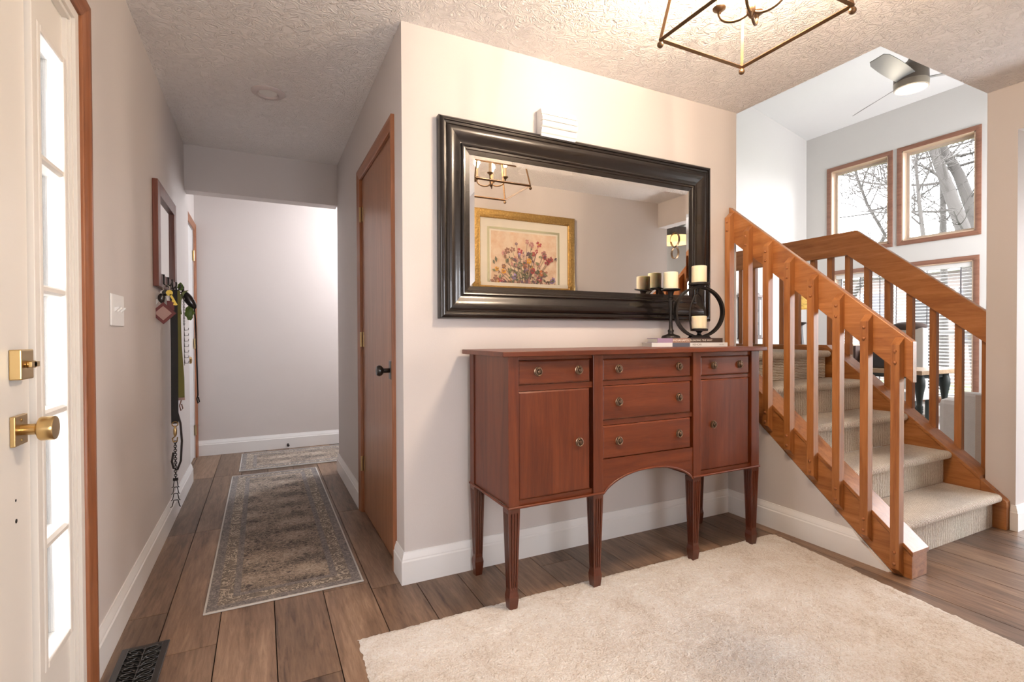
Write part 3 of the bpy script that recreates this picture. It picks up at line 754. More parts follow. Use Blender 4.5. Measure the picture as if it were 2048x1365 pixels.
# ------------------------------------------------------------------ books and candle holders on the sideboard
A = math.radians(-20)
TOPZ = 1.0186
def book(loc, L, D, T, label, cover, spine_cols, text):
    b_ = thing('book', loc, label, 'book', 'books stacked on the sideboard', rz=A)
    o = Vector(loc)
    def part(name, mb, mat):
        return link(name, mb.mesh(name, mat), b_, o)
    # rotation handled by parent, so geometry is local
    me = MB().box(0, L, 0, D, 0, .0022).box(0, L, 0, D, T - .0022, T).mesh('cover', cover); c_ = bpy.data.objects.new('cover', me); COL.objects.link(c_); c_.parent = b_
    me = MB().box(.004, L - .004, .004, D - .005, .0022, T - .0022).mesh('pages', plain('pages_' + label[:6], (.75, .72, .66), .8)); c_ = bpy.data.objects.new('pages', me); COL.objects.link(c_); c_.parent = b_
    x_ = 0
    for wdt, mat in spine_cols:
        me = MB().box(x_ * L, (x_ + wdt) * L, -.0015, .0, 0, T).mesh('spine', mat); c_ = bpy.data.objects.new('spine', me); COL.objects.link(c_); c_.parent = b_; x_ += wdt
    for s_, px, sz, mat in text:
        cu = bpy.data.curves.new('spine_title', 'FONT'); cu.body = s_; cu.size = sz; cu.extrude = .0002; cu.align_y = 'CENTER'; cu.materials.append(mat)
        t_ = bpy.data.objects.new('spine_title', cu); COL.objects.link(t_)
        me = bpy.data.meshes.new_from_object(t_.evaluated_get(bpy.context.evaluated_depsgraph_get())); bpy.data.objects.remove(t_)
        me.materials.clear(); me.materials.append(mat)
        t_ = bpy.data.objects.new('spine_title', me); COL.objects.link(t_); t_.parent = b_; t_.location = (px, -.0018, T / 2); t_.rotation_euler = (R90, 0, 0)
    return b_
purple = plain('book_purple', (.32, .22, .34), .4); rust = plain('book_rust', (.30, .17, .12), .4); dkb = plain('book_dark', (.06, .035, .025), .4)
white_b = plain('book_white', (.72, .72, .72), .4); slate = plain('book_photo_band', (.10, .11, .15), .4, nscale=60, nstr=.05); inkw = plain('ink_white', (.85, .82, .75), .5); inkg = plain('ink_grey', (.22, .20, .18), .5)
book((1.798, 2.005, TOPZ), .412, .143, .021, 'white book lying lowest under the purple one on the sideboard', white_b, [(.27, white_b), (.23, slate), (.5, white_b)], [('RENOIR', .220, .014, inkg), ('TASCHEN', .365, .006, inkg)])
book((1.828, 1.996, TOPZ + .0212), .355, .142, .023, 'purple and brown book stacked upper on the sideboard under the candle holders', purple, [(.23, purple), (.27, rust), (.50, dkb)], [('INDIANAPOLIS', .083, .0150, inkw), ('LEADING THE WAY', .184, .0128, inkw)])
BZ = TOPZ + .0212 + .0231
def candle(loc, r, h, label):
    c_ = thing('candle', loc, label, 'candle', 'cream pillar candles on the sideboard')
    MB().lathe([(r - .002, 0), (r, .002), (r, h - .003), (r - .003, h), (r * .6, h - .004), (.0002, h - .005)], 32, loc).build('wax', candle_m, c_, smooth=40)
    MB().lathe([(.0012, h - .006), (.0012, h + .004)], 6, loc).build('wick', iron_m, c_)
ck = thing('candlestick', (1.967, 2.045, BZ), 'dark turned candlestick with a flat dish, standing on the books', 'candle holder')
MB().lathe([(.049, 0), (.049, .006), (.045, .012), (.030, .018), (.016, .022), (.0135, .028), (.016, .036), (.016, .042), (.011, .048), (.0095, .07), (.0085, .12), (.0105, .16), (.0125, .196), (.0155, .198), (.0155, .205), (.011, .209), (.011, .214), (.017, .219), (.013, .224), (.012, .23), (.017, .248), (.020, .252), (.040, .254), (.050, .257), (.050, .263), (.0002, .2632)], 32, (1.967, 2.045, BZ)).build('stem', iron_m, ck, smooth=45)
candle((1.967, 2.045, BZ + .2634), .038, .090, 'cream pillar candle on the tall candlestick')
rg = thing('ring_candle_holder', (2.108, 1.982, BZ), 'dark iron ring candle holder with an inner dish, standing on the books', 'candle holder', rz=A)
def rpart(name, mb, mat, sm=45):
    me = mb.mesh(name, mat, smooth=sm); o = bpy.data.objects.new(name, me); COL.objects.link(o); o.parent = rg; return o
RR = .138; rings = []
for i in range(64):
    a = 2 * math.pi * i / 64; c_, s_ = math.cos(a), math.sin(a)
    rings.append([(RR * c_, -.016, RR + RR * s_ + .002), (RR * c_, .016, RR + RR * s_ + .002), ((RR - .011) * c_, .016, RR + (RR - .011) * s_ + .002), ((RR - .011) * c_, -.016, RR + (RR - .011) * s_ + .002)])
rpart('ring', MB().loft(rings, closed=True), iron_m, 30)
rpart('foot', MB().prism([(-.058, 0), (.058, 0), (.046, .013), (-.046, .013)], 'y', -.02, .02), iron_m)
rpart('inner_dish', MB().lathe([(.020, .011), (.016, .016), (.010, .021), (.010, .028), (.018, .034), (.016, .037), (.044, .038), (.045, .040), (.045, .050), (.0002, .0505)], 28), iron_m)
arch = MB()
for sgn in (-1, 1):
    arch.tube([(0, .018, .244), (sgn * .006, .018, .238), (sgn * .020, .019, .222), (sgn * .032, .02, .19), (sgn * .040, .02, .165), (sgn * .043, .02, .13), (sgn * .042, .02, .09), (sgn * .036, .018, .044)], .0045, 8)
arch.tube([(0, .016, .274), (0, .017, .242)], .008, 8)
rpart('inner_arch', arch, iron_m)
rpart('upper_dish', MB().lathe([(.018, .277), (.018, .283), (.052, .284), (.0555, .286), (.0555, .296), (.0002, .2965)], 32), iron_m)
candle((2.108, 1.982, BZ + .2966), .039, .090, 'cream pillar candle on top of the ring holder')
candle((2.108, 1.982, BZ + .0506), .039, .068, 'short cream pillar candle inside the iron ring')

# ------------------------------------------------------------------ lantern chandelier
LX0, LX1, LY0, LY1, LZ, LT = 1.225, 1.625, .925, 1.322, 2.085, 2.385
lcx, lcy = (LX0 + LX1) / 2, (LY0 + LY1) / 2
ln = thing('lantern_chandelier', (lcx, lcy, LZ), 'open bronze lantern chandelier with candle bulbs hanging from the entry ceiling', 'chandelier')
cb = [(LX0, LY0), (LX1, LY0), (LX1, LY1), (LX0, LY1)]
ctp = [(lcx + (a - lcx) * .74, lcy + (b_ - lcy) * .74) for a, b_ in cb]
def bar(p, q, w): return MB().tube([p, q], w, 4)
for k in range(4):
    k2 = (k + 1) % 4
    bar((*cb[k], LZ), (*cb[k2], LZ), .0075).build('bottom_bar', lantern_m, ln)
    bar((*ctp[k], LT), (*ctp[k2], LT), .006).build('top_bar', lantern_m, ln)
    bar((*cb[k], LZ), (*ctp[k], LT), .0065).build('corner_post', lantern_m, ln)
    bar((*ctp[k], LT), (lcx, lcy, LT + .025), .005).build('roof_bar', lantern_m, ln)
    MB().sphere((*cb[k], LZ - .016), .011, 14).lathe([(.005, -.008), (.005, .006)], 8, (*cb[k], LZ - .004)).build('ball_finial', lantern_m, ln, smooth=60)
MB().lathe([(.06, CE - .0005), (.06, CE - .012), (.05, CE - .02), (.012, CE - .024), (.008, CE - .03), (.008, 2.15), (.014, 2.14), (.014, 2.12), (.006, 2.105), (.0002, 2.10)], 24, (lcx, lcy, 0)).build('stem', lantern_m, ln, smooth=40)
bulb_m = plain('warm_bulb', (1, .8, .5), .3, emis=(1, .72, .38), es=60)
sleeve_m = plain('candle_sleeve', (.75, .62, .45), .5)
for k in range(4):
    a = math.radians(28 + 90 * k); dx, dy = math.cos(a), math.sin(a)
    R_ = .098
    pts = []
    for t in range(15):
        q = t / 14; ang = math.pi * (1 - q)
        rad = .006 + (R_ - .006) * (1 - math.cos(math.pi * q)) / 2
        z = 2.130 - .030 * math.sin(math.pi * q) + .022 * q
        pts.append((lcx + dx * rad, lcy + dy * rad, z))
    pts.append((lcx + dx * R_, lcy + dy * R_, 2.1600))
    arm = MB().tube(pts, .0045, 8).build('arm', lantern_m, ln, smooth=60)
    px, py = lcx + dx * R_, lcy + dy * R_
    MB().lathe([(.004, 2.1450), (.006, 2.1550), (.010, 2.1600), (.020, 2.1670), (.021, 2.1720), (.010, 2.1730)], 20, (px, py, 0)).build('drip_cup', lantern_m, arm, smooth=50)
    MB().lathe([(.0095, 2.1710), (.0095, 2.2370), (.0002, 2.2375)], 16, (px, py, 0)).build('candle_sleeve', sleeve_m, arm, smooth=50)
    MB().lathe([(.007, 2.2370), (.012, 2.2480), (.0155, 2.2600), (.014, 2.2750), (.008, 2.2920), (.0002, 2.3070)], 14, (px, py, 0)).build('bulb', bulb_m, arm, smooth=60)
    l = bpy.data.lights.new('candle_bulb_light', 'POINT'); l.energy = 57; l.color = (1, .775, .57); l.shadow_soft_size = .02
    lo = bpy.data.objects.new('candle_bulb_light', l); COL.objects.link(lo); lo.parent = ln; lo.location = (px - lcx, py - lcy, 2.275 - LZ); lo['kind'] = 'helper'

# ------------------------------------------------------------------ unseen lamp added round the corner, standing in for daylight in the corridor
cl = thing('corridor_fill_light', (1.5, 4.8, CE), 'unseen round ceiling light added to brighten the side corridor', 'ceiling light')
MB().lathe([(.16, CE - .0005), (.16, CE - .03), (.15, CE - .05), (.0002, CE - .06)], 32, (1.5, 4.8, 0)).build('diffuser', plain('diffuser_cool', (.9, .9, .9), .4, emis=(.93, .95, 1), es=3), cl, smooth=40)
l = bpy.data.lights.new('corridor_fill_lamp', 'POINT'); l.energy = 70; l.color = (.95, .96, 1); l.shadow_soft_size = .15
lo = bpy.data.objects.new('corridor_fill_lamp', l); COL.objects.link(lo); lo.parent = cl; lo.location = (0, 0, -.25); lo['kind'] = 'helper'

# ------------------------------------------------------------------ ceiling fan in the vaulted room
FC = (5.74, 2.715)
fz = 3.50
fan = thing('ceiling_fan', (FC[0], FC[1], fz), 'three-bladed ceiling fan with a lit round lamp under the vaulted ceiling', 'ceiling fan')
nick = plain('fan_taupe_metal', (.26, .22, .19), .4, .15); blade_m = plain('fan_blade_silver', (.36, .36, .36), .45, .1)
MB().lathe([(.014, vz(FC[0]) - .02), (.014, fz + .26)], 12, (*FC, 0)).build('downrod', iron_m, fan)
MB().lathe([(.0002, vz(FC[0]) + .01), (.075, vz(FC[0]) + .01), (.07, vz(FC[0]) - .05), (.02, vz(FC[0]) - .08), (.0002, vz(FC[0]) - .08)], 20, (*FC, 0)).build('canopy', nick, fan, smooth=40)
MB().lathe([(.02, fz + .29), (.035, fz + .265), (.045, fz + .255), (.10, fz + .225), (.128, fz + .19), (.14, fz + .14), (.142, fz + .08), (.142, fz + .03), (.13, fz + .02), (.0002, fz + .02)], 36, (*FC, 0)).build('motor_housing', nick, fan, smooth=40)
MB().lathe([(.142, fz + .055), (.144, fz + .05), (.140, fz - .005), (.128, fz - .012), (.126, fz)], 36, (*FC, 0)).build('lamp_ring', plain('fan_lamp_ring', (.55, .48, .40), .3, .4), fan, smooth=40)
MB().lathe([(.126, fz + .001), (.12, fz - .010), (.0002, fz - .014)], 36, (*FC, 0)).build('lamp_lens', plain('fan_lamp', (1, .95, .85), .3, emis=(1, .88, .66), es=4), fan, smooth=40)
l = bpy.data.lights.new('fan_lamp_light', 'POINT'); l.energy = 4; l.color = (1, .88, .7); l.shadow_soft_size = .1
lo = bpy.data.objects.new('fan_lamp_light', l); COL.objects.link(lo); lo.parent = fan; lo.location = (0, 0, -.14); lo['kind'] = 'helper'
bme = MB()
nb = 10; up_, dn_ = [], []
for i in range(nb + 1):
    t = i / nb; r_ = .10 + .64 * t; hw = .075 + .012 * math.sin(math.pi * t); tilt = math.radians(17 - 4 * t)
    if i == nb: hw *= .75
    for s_, lst in ((-1, up_), (1, dn_)): lst.append((r_, s_ * hw * math.cos(tilt), s_ * hw * math.sin(tilt)))
rings = [[Vector(a) + Vector((0, 0, .003)), Vector(b_) + Vector((0, 0, .003)), Vector(b_) - Vector((0, 0, .003)), Vector(a) - Vector((0, 0, .003))] for a, b_ in zip(up_, dn_)]
bme = MB().loft(rings).mesh('blade_mesh', blade_m, smooth=40)
for ang in (66, 186, 306):
    o = put('blade', bme, fan, (FC[0], FC[1], fz + .075)); o.rotation_euler = (math.radians(-46) if ang == 66 else 0, 0, math.radians(ang))

# ------------------------------------------------------------------ living room windows
def jamb_frame(name, y0, y1, z0, z1):
    """outward reveal of a window hole"""
    return MB().box(WX - .004, WX + .15, y0, y0 + .014, z0, z1).box(WX - .004, WX + .15, y1 - .014, y1, z0, z1).box(WX - .004, WX + .15, y0, y1, z0, z0 + .014).box(WX - .004, WX + .15, y0, y1, z1 - .014, z1)
sash_m = plain('sash_beige', (.50, .42, .34), .5); reveal_m = plain('reveal_pine', (.62, .46, .33), .5)
WCP = [(0, 0), (.058, 0), (.058, .014), (.045, .017), (.018, .013), (.004, .011), (0, .008)]
for i, (y0, y1, z0, z1) in enumerate(UPW):
    wn = thing('window_%d' % (2 + i), (WX, (y0 + y1) / 2, z0), None, None); wn['kind'] = 'structure'
    wn['label'] = ['upper window nearer the camera with bare branches outside', 'upper window nearer the corner with bare branches outside'][i]
    jamb_frame('', y0, y1, z0, z1).build('reveal', reveal_m, wn)
    s_ = MB().box(WX + .09, WX + .13, y0 + .014, y0 + .05, z0 + .014, z1 - .014).box(WX + .09, WX + .13, y1 - .05, y1 - .014, z0 + .014, z1 - .014)
    s_.box(WX + .09, WX + .13, y0 + .05, y1 - .05, z0 + .014, z0 + .05).box(WX + .09, WX + .13, y0 + .05, y1 - .05, z1 - .05, z1 - .014)
    s_.build('sash', sash_m, wn)
    MB().box(WX + .108, WX + .112, y0 + .05, y1 - .05, z0 + .05, z1 - .05).build('pane', glassm, wn)
    casing('', [(WX, y0, z0), (WX, y1, z0), (WX, y1, z1), (WX, y0, z1)], (WX, (y0 + y1) / 2, (z0 + z1) / 2), (-1, 0, 0), wcas, wcas, WCP, True, wn)
y0, y1, z0, z1 = LOW[0]; ym = 4.06
wn = thing('window_4', (WX, (y0 + y1) / 2, z0), None, None); wn['kind'] = 'structure'; wn['label'] = 'wide lower living room window behind white slatted blinds'
jamb_frame('', y0, y1, z0, z1).box(WX + .06, WX + .15, ym - .02, ym + .02, z0, z1).build('reveal', reveal_m, wn)
for a, b_ in ((y0 + .014, ym - .02), (ym + .02, y1 - .014)):
    s_ = MB()
    for ya, yb in ((a, a + .04), (b_ - .04, b_)): s_.box(WX + .09, WX + .13, ya, yb, z0 + .014, z1 - .014)
    for za in (z0 + .014, 1.07, z1 - .054): s_.box(WX + .09, WX + .13, a + .04, b_ - .04, za, za + .04)
    s_.build('sash', plain('sash_white_%d' % int(a * 100), (.7, .7, .7), .5), wn)
    for za, zb_ in ((z0 + .054, 1.07), (1.11, z1 - .054)): MB().box(WX + .108, WX + .112, a + .04, b_ - .04, za, zb_).build('pane', glassm, wn)
casing('', [(WX, y0, z0), (WX, y1, z0), (WX, y1, z1), (WX, y0, z1)], (WX, (y0 + y1) / 2, (z0 + z1) / 2), (-1, 0, 0), wcas, wcas, WCP, True, wn)
blind_m = plain('blind_white', (.78, .78, .77), .5)
cord_m = plain('blind_cord', (.15, .14, .15), .7)
for bi, (a, b_) in enumerate(((y0 + .018, ym - .004), (ym + .004, y1 - .018))):
    bl = thing('window_blind', (WX + .045, (a + b_) / 2, z0 + .02), ['white slatted blind on the lower window, nearer the camera half', 'white slatted blind on the lower window, half nearer the corner'][bi], 'blind', 'blinds on the lower window')
    MB().box(WX + .015, WX + .07, a, b_, z1 - .075, z1 - .015).build('head_rail', blind_m, bl, bevel=.003)
    MB().box(WX + .02, WX + .07, a, b_, z0 + .017, z0 + .035).build('bottom_rail', blind_m, bl, bevel=.003)
    tl_ = math.radians(12)
    sm = MB().prism([(-.025 * math.cos(tl_), -.025 * math.sin(tl_)), (0, .0022), (.025 * math.cos(tl_), .025 * math.sin(tl_)), (.025 * math.cos(tl_), .025 * math.sin(tl_) - .0025), (0, -.0005), (-.025 * math.cos(tl_), -.025 * math.sin(tl_) - .0025)], 'y', -(b_ - a) / 2 + .003, (b_ - a) / 2 - .003).mesh('slat_mesh', blind_m)
    ns = 38
    for i in range(ns): put('slat', sm, bl, (WX + .045, (a + b_) / 2, z0 + .06 + i * (z1 - z0 - .16) / (ns - 1)))
    for f_ in (.12, .5, .88):
        yy = a + (b_ - a) * f_
        MB().box(WX + .018, WX + .0195, yy - .006, yy + .006, z0 + .035, z1 - .075).build('ladder_tape', cord_m, bl)
    if bi == 0: MB().tube([(WX + .01, a + .12, z1 - .08), (WX + .01, a + .12, z1 - .95)], .003, 6).build('wand', cord_m, bl)
# unseen openings added for daylight; the south side window lights the back wall
wn = thing('window_5', (6.75, ST0, .9), None, None); wn['kind'] = 'structure'; wn['label'] = 'unseen living room side window added to light the back wall'
MB().box(5.9, 5.94, ST0, ST1, .9, 3.5).box(7.56, 7.6, ST0, ST1, .9, 3.5).box(5.94, 7.56, ST0, ST1, .9, .94).box(5.94, 7.56, ST0, ST1, 3.46, 3.5).build('sash', wcas, wn)
MB().box(5.94, 7.56, ST0 + .05, ST0 + .055, .94, 3.46).build('pane', glassm, wn)
wn = thing('window_6', (.5, -1.36, .25), None, None); wn['kind'] = 'structure'; wn['label'] = 'unseen window added behind the camera for fill daylight'  # added out of view to fill the entry with frontal daylight
MB().box(.2, .25, -1.4, -1.34, .6, 1.75).box(1.15, 1.2, -1.4, -1.34, .6, 1.75).box(.25, 1.15, -1.4, -1.34, .6, .65).box(.25, 1.15, -1.4, -1.34, 1.7, 1.75).box(.68, .72, -1.4, -1.34, .65, 1.7).build('sash', trim_m, wn)
for a, b_ in ((.25, .68), (.72, 1.15)): MB().box(a, b_, -1.372, -1.368, .65, 1.7).build('pane', glassm, wn)
wn = thing('added_patio_door', (5.56, .2, 0), None, None); wn['kind'] = 'structure'; wn['label'] = 'unseen glazed patio door added to the side room for daylight'  # added out of view, sends daylight through the opening onto stairs and floor
MB().box(5.53, 5.59, -.7, -.64, 0, 2.12).box(5.53, 5.59, 1.06, 1.12, 0, 2.12).box(5.53, 5.59, -.64, 1.06, 2.05, 2.12).box(5.53, 5.59, -.64, 1.06, 0, .07).box(5.53, 5.59, .18, .24, .07, 2.05).build('frame', trim_m, wn)
for a, b_ in ((-.64, .18), (.24, 1.06)): MB().box(5.558, 5.562, a, b_, .07, 2.05).build('pane', glassm, wn)

# ------------------------------------------------------------------ rugs
def rug():
    n1, n2 = 230, 250
    rn = random.Random(5); vs = []; fs = []
    from mathutils import noise as mn
    for j in range(n2 + 1):
        for i in range(n1 + 1):
            s_, t = i / n1, j / n2
            y = -.62 + (1.838 + .62) * t
            xl = .255 + .042 * t; xr = 2.16 + .31 * t
            x = xl + (xr - xl) * s_
            y += -.03 * s_ * t
            # rounded far corners
            e = min(s_ * 2.1, (1 - s_) * 2.1, t * 2.4, (1 - t) * 2.4)
            cxr = max(0, s_ - .955) / .045; cyr = max(0, t - .96) / .04
            k = max(0, math.hypot(cxr, cyr) - 1)
            x -= k * .05; y -= k * .05
            if e < .001: x += rn.uniform(-.004, .004); y += rn.uniform(-.004, .004)
            z = .012 * min(1, e / .025) + .002
            z += .0035 * mn.noise(Vector((x * 60, y * 60, 0))) + .004 * mn.noise(Vector((x * 9, y * 9, 3))) + rn.uniform(-.0022, .0022)
            if e < .002: z = .002
            vs.append((x, y, max(.0015, z)))
    for j in range(n2):
        for i in range(n1):
            a = j * (n1 + 1) + i; fs.append((a, a + 1, a + n1 + 2, a + n1 + 1))
    mb = MB().add(vs, fs)
    o = mb.build('area_rug', rug_m, smooth=180, loc=(1.3, .6, 0))
    tag(o, 'cream shag rug on the entry floor under the sideboard feet', 'rug')
rug()
def runner(name, x0, x1, y0, y1, label, matname):
    cx, cy = (x0 + x1) / 2, (y0 + y1) / 2
    o = MB().box(x0, x1, y0, y1, .0005, .007).build(name, runner_mat(matname, (x1 - x0) / 2, (y1 - y0) / 2), loc=(cx, cy, 0), bevel=.002)
    tag(o, label, 'rug')
runner('runner_rug', -.212, .394, 2.268, 4.42, 'long grey and tan oriental runner in the middle of the hall', 'runner_weave')
runner('corridor_rug', -.170, 1.4, 4.56, 5.225, 'pale oriental rug lying crosswise at the far end of the hall', 'corridor_rug_weave')

# ------------------------------------------------------------------ hall mirror with hooks and what hangs on it
hm = thing('hook_mirror', (LW, 3.33, 1.335), 'small wood framed mirror with coat hooks on the left hall wall', 'mirror')
hy0, hy1, hz0, hz1 = 3.03, 3.625, 1.335, 1.868
X0, X1 = LW + .001, LW + .026
fwid = .068
MB().box(X0, X1, hy0, hy0 + fwid, hz0, hz1).build('frame_stile', mirw, hm, bevel=.002)
MB().box(X0, X1, hy1 - fwid, hy1, hz0, hz1).build('frame_stile', mirw, hm, bevel=.002)
MB().box(X0, X1, hy0 + fwid, hy1 - fwid, hz0, hz0 + fwid).build('frame_rail', mirw, hm, bevel=.002)
MB().box(X0, X1, hy0 + fwid, hy1 - fwid, hz1 - fwid, hz1).build('frame_rail', mirw, hm, bevel=.002)
MB().box(X0, X0 + .010, hy0 + fwid, hy1 - fwid, hz0 + fwid, hz1 - fwid).build('mirror_glass', mirglass, hm)
HK = [3.13, 3.27, 3.41, 3.55]
for yy in HK:
    zz = 1.372
    MB().tube([(X1, yy, zz + .028), (X1 + .006, yy, zz + .03), (X1 + .006, yy, zz - .018), (X1 + .016, yy, zz - .028), (X1 + .034, yy, zz - .026), (X1 + .042, yy, zz - .012), (X1 + .042, yy, zz + .006)], .0042, 8).build('hook', iron_m, hm, smooth=60)
hx = X1 + .026; hz = 1.342
# keys on the first hook; everything hangs in planes square to the wall, so it faces down the hall
steel = plain('key_steel', (.55, .53, .50), .3, 1); gold = plain('key_gold', (.75, .55, .12), .3, 1); redl = plain('red_leather', (.12, .02, .02), .5)
kx, kyy = -.436, HK[0] - .012
ky = thing('key_bunch', (kx, kyy, hz), 'bunch of keys with a dark red diamond tag on the first hook', 'keys')
MB().tube([(kx + .015 * math.cos(a), kyy, hz - .012 + .017 * math.sin(a)) for a in [2 * math.pi * i / 20 for i in range(20)]], .0016, 6, closed=True).build('split_ring', steel, ky)
def keyshape(ang, mat, yo, L, xo=0):
    mb = MB(); mb.lathe([(.015, 0), (.015, .0025), (.0002, .0026)], 16, (0, 0, 0), 'y').box(-.005, .005, 0, .0022, -L, -.008).box(-.011, -.005, 0, .0022, -L + .004, -L + .013).box(-.009, -.005, 0, .0022, -L + .02, -L + .03)
    mb.xf(Matrix.Translation((kx + xo, kyy + yo, hz - .035)) @ Matrix.Rotation(ang, 4, 'Y'))
    mb.build('key', mat, ky)
keyshape(.55, steel, -.004, .072, -.012); keyshape(-.45, gold, -.012, .07, .014); keyshape(-.15, steel, .004, .08, .0); keyshape(.2, black_m, -.008, .06, -.004)
TM = Matrix.Translation((kx - .012, kyy - .016, hz - .140)) @ Matrix.Rotation(math.radians(45), 4, 'Y')
MB().box(-.040, .040, -.003, .003, -.040, .040).xf(TM).build('diamond_tag', redl, ky, bevel=.002)
MB().box(-.026, .026, -.0042, -.003, -.026, .026).xf(TM).build('tag_print', plain('tag_print_pink', (.35, .22, .20), .5), ky)
MB().sphere((kx - .022, kyy - .004, hz - .062), .020, 12, (.8, .6, 1.2)).build('key_fob', black_m, ky, smooth=60)
MB().box(kx + .002, kx + .034, kyy - .006, kyy - .003, hz - .125, hz - .075).build('leather_fob', redl, ky, bevel=.003)
# straps
strapb = plain('black_nylon', (.012, .011, .011), .7); olive = plain('olive_nylon', (.17, .155, .03), .7); greenb = plain('green_plastic_bag', (.11, .18, .03), .45)
lx_, ly_ = -.432, 3.325
ls = thing('dog_leash', (lx_, ly_, hz), 'long black strap leash with brass snap and prong chain hanging from the middle hook', 'leash')
MB().ribbon([(lx_, ly_, hz), (lx_ + .001, ly_, 1.0), (lx_ - .001, ly_, .66), (lx_ - .001, ly_, .60)], (1, .08, 0), .034, .003).build('strap', strapb, ls)
Lp = [(lx_ + .010, ly_ + .006, .66), (lx_ + .024, ly_ + .006, .60), (lx_ + .030, ly_ + .006, .50), (lx_ + .024, ly_ + .006, .39), (lx_ + .008, ly_ + .006, .342), (lx_ - .010, ly_ + .006, .352), (lx_ - .018, ly_ + .006, .39), (lx_ - .010, ly_ + .006, .44)]
MB().tube(Lp, .0055, 8).build('hand_loop', plain('dark_brown_leather', (.02, .012, .009), .5), ls, smooth=60)
MB().tube([(lx_ + .014 * math.cos(a), ly_ - .003, .598 + .013 * math.sin(a)) for a in [2 * math.pi * i / 18 for i in range(18)]], .003, 6, closed=True).lathe([(.005, .53), (.009, .545), (.009, .565), (.004, .585)], 12, (lx_, ly_ - .003, 0)).tube([(lx_, ly_ - .003, .53), (lx_ - .013, ly_ - .003, .52), (lx_ - .009, ly_ - .003, .50), (lx_ + .009, ly_ - .003, .502), (lx_ + .011, ly_ - .003, .525)], .0035, 6).build('brass_snap', brass_m, ls, smooth=60)
chn = MB()
for i in range(18):
    z = .498 - i * .0115
    chn.tube([(lx_ + (0 if i % 2 else .0065 * math.cos(a)), ly_ - .003 + (.0065 * math.cos(a) if i % 2 else 0), z + .0085 * math.sin(a)) for a in [2 * math.pi * q / 10 for q in range(10)]], .0021, 5, closed=True)
chn.build('chain', iron_m, ls, smooth=60)
prg = MB().box(lx_ - .012, lx_ + .012, ly_ - .010, ly_, .285, .300)
for i in range(4):
    z = .285 - i * .036; w_ = .011 + .002 * i
    prg.tube([(lx_ - w_ * .6, ly_ - .004, z), (lx_ - w_, ly_ - .004, z - .033), (lx_ - w_ - .006, ly_ - .012, z - .036)], .0024, 6)
    prg.tube([(lx_ + w_ * .6, ly_ - .004, z), (lx_ + w_, ly_ - .004, z - .033), (lx_ + w_ + .006, ly_ - .012, z - .036)], .0024, 6)
    prg.tube([(lx_ - w_ * .6, ly_ - .004, z), (lx_ + w_ * .6, ly_ - .004, z)], .0024, 6)
prg.build('prong_links', iron_m, ls, smooth=60)
gx_, gy_ = -.412, 3.385
ol = thing('olive_leash', (gx_, gy_, hz), 'olive green strap leash hanging beside the black one', 'leash')
MB().ribbon([(gx_ - .012, gy_, hz), (gx_ - .008, gy_, 1.05), (gx_ + .003, gy_, .85), (gx_ + .004, gy_, .735)], (1, .08, 0), .030, .003).build('strap', olive, ol)
MB().box(gx_ - .012, gx_ + .02, gy_ - .004, gy_ + .004, .722, .737).tube([(gx_ + .003, gy_, .722), (gx_ - .006, gy_, .69), (gx_ + .001, gy_, .662), (gx_ + .010, gy_, .675), (gx_ + .004, gy_, .70)], .0035, 6).build('snap_hook', plain('rose_steel', (.5, .33, .28), .3, 1), ol, smooth=60)
cxx, yy = -.402, 3.47
sp_ = thing('choke_chain', (cxx, yy, hz), 'thin steel chain collar hanging between the leashes', 'chain')
cc = MB()
cc.tube([(cxx - .012, yy, hz), (cxx - .004, yy, 1.30)], .0016, 5)
for i in range(20):
    z = 1.30 - i * .008
    cc.tube([(cxx + (0 if i % 2 else .004 * math.cos(a)), yy + (.004 * math.cos(a) if i % 2 else 0), z + .006 * math.sin(a)) for a in [2 * math.pi * q / 8 for q in range(8)]], .0014, 5, closed=True)
for i in range(7):
    z = 1.14 - i * .032
    cc.tube([(cxx, yy, z), (cxx + .003, yy, z - .022), (cxx + .020, yy, z - .020), (cxx + .022, yy, z - .008)], .0018, 5); cc.tube([(cxx, yy, z), (cxx, yy, z - .034)], .0014, 5)
cc.build('links', plain('chain_dark_steel', (.16, .14, .13), .35, 1), sp_, smooth=60)
rx, ry, rz_ = -.383, 3.53, 1.300
rl = thing('retractable_leash', (rx, ry, hz), 'black retractable leash reel with green bag roll hanging from the last hook', 'leash')
MB().sphere((0, 0, 0), .05, 20, (.50, .42, 1.25)).xf(Matrix.Translation((rx, ry, rz_)) @ Matrix.Rotation(math.radians(-32), 4, 'Y')).build('reel_case', black_m, rl, smooth=60)
MB().tube([(-.413, HK[3] - .005, hz + .006), (rx - .034, ry, rz_ + .058), (rx - .024, ry, rz_ + .045)], .006, 8).build('grip', black_m, rl, smooth=60)
MB().ribbon([(rx - .010, ry - .026, rz_ + .052), (rx - .030, ry - .030, rz_ + .030), (rx - .046, ry - .028, rz_ - .01), (rx - .048, ry - .026, rz_ - .06), (rx - .044, ry - .024, rz_ - .09)], (1, 0, .3), .024, .003).build('green_strap', plain('sage_strap', (.22, .26, .10), .6), rl)
def crumple(c, sx, sz, seed, nm):
    rnx = random.Random(seed); mb = MB().sphere((0, 0, 0), 1, 12, (1, 1, 1))
    mb.v = [(c[0] + p[0] * sx * rnx.uniform(.72, 1.2), c[1] + p[1] * sx * .5 * rnx.uniform(.7, 1.2), c[2] + p[2] * sz * rnx.uniform(.75, 1.2)) for p in mb.v]
    mb.build(nm, greenb, rl)
crumple((rx + .002, ry - .004, rz_ - .078), .024, .040, 2, 'bag_roll')
crumple((rx - .040, ry - .006, rz_ + .076), .016, .022, 5, 'bag_knot')
ex = rx + .030
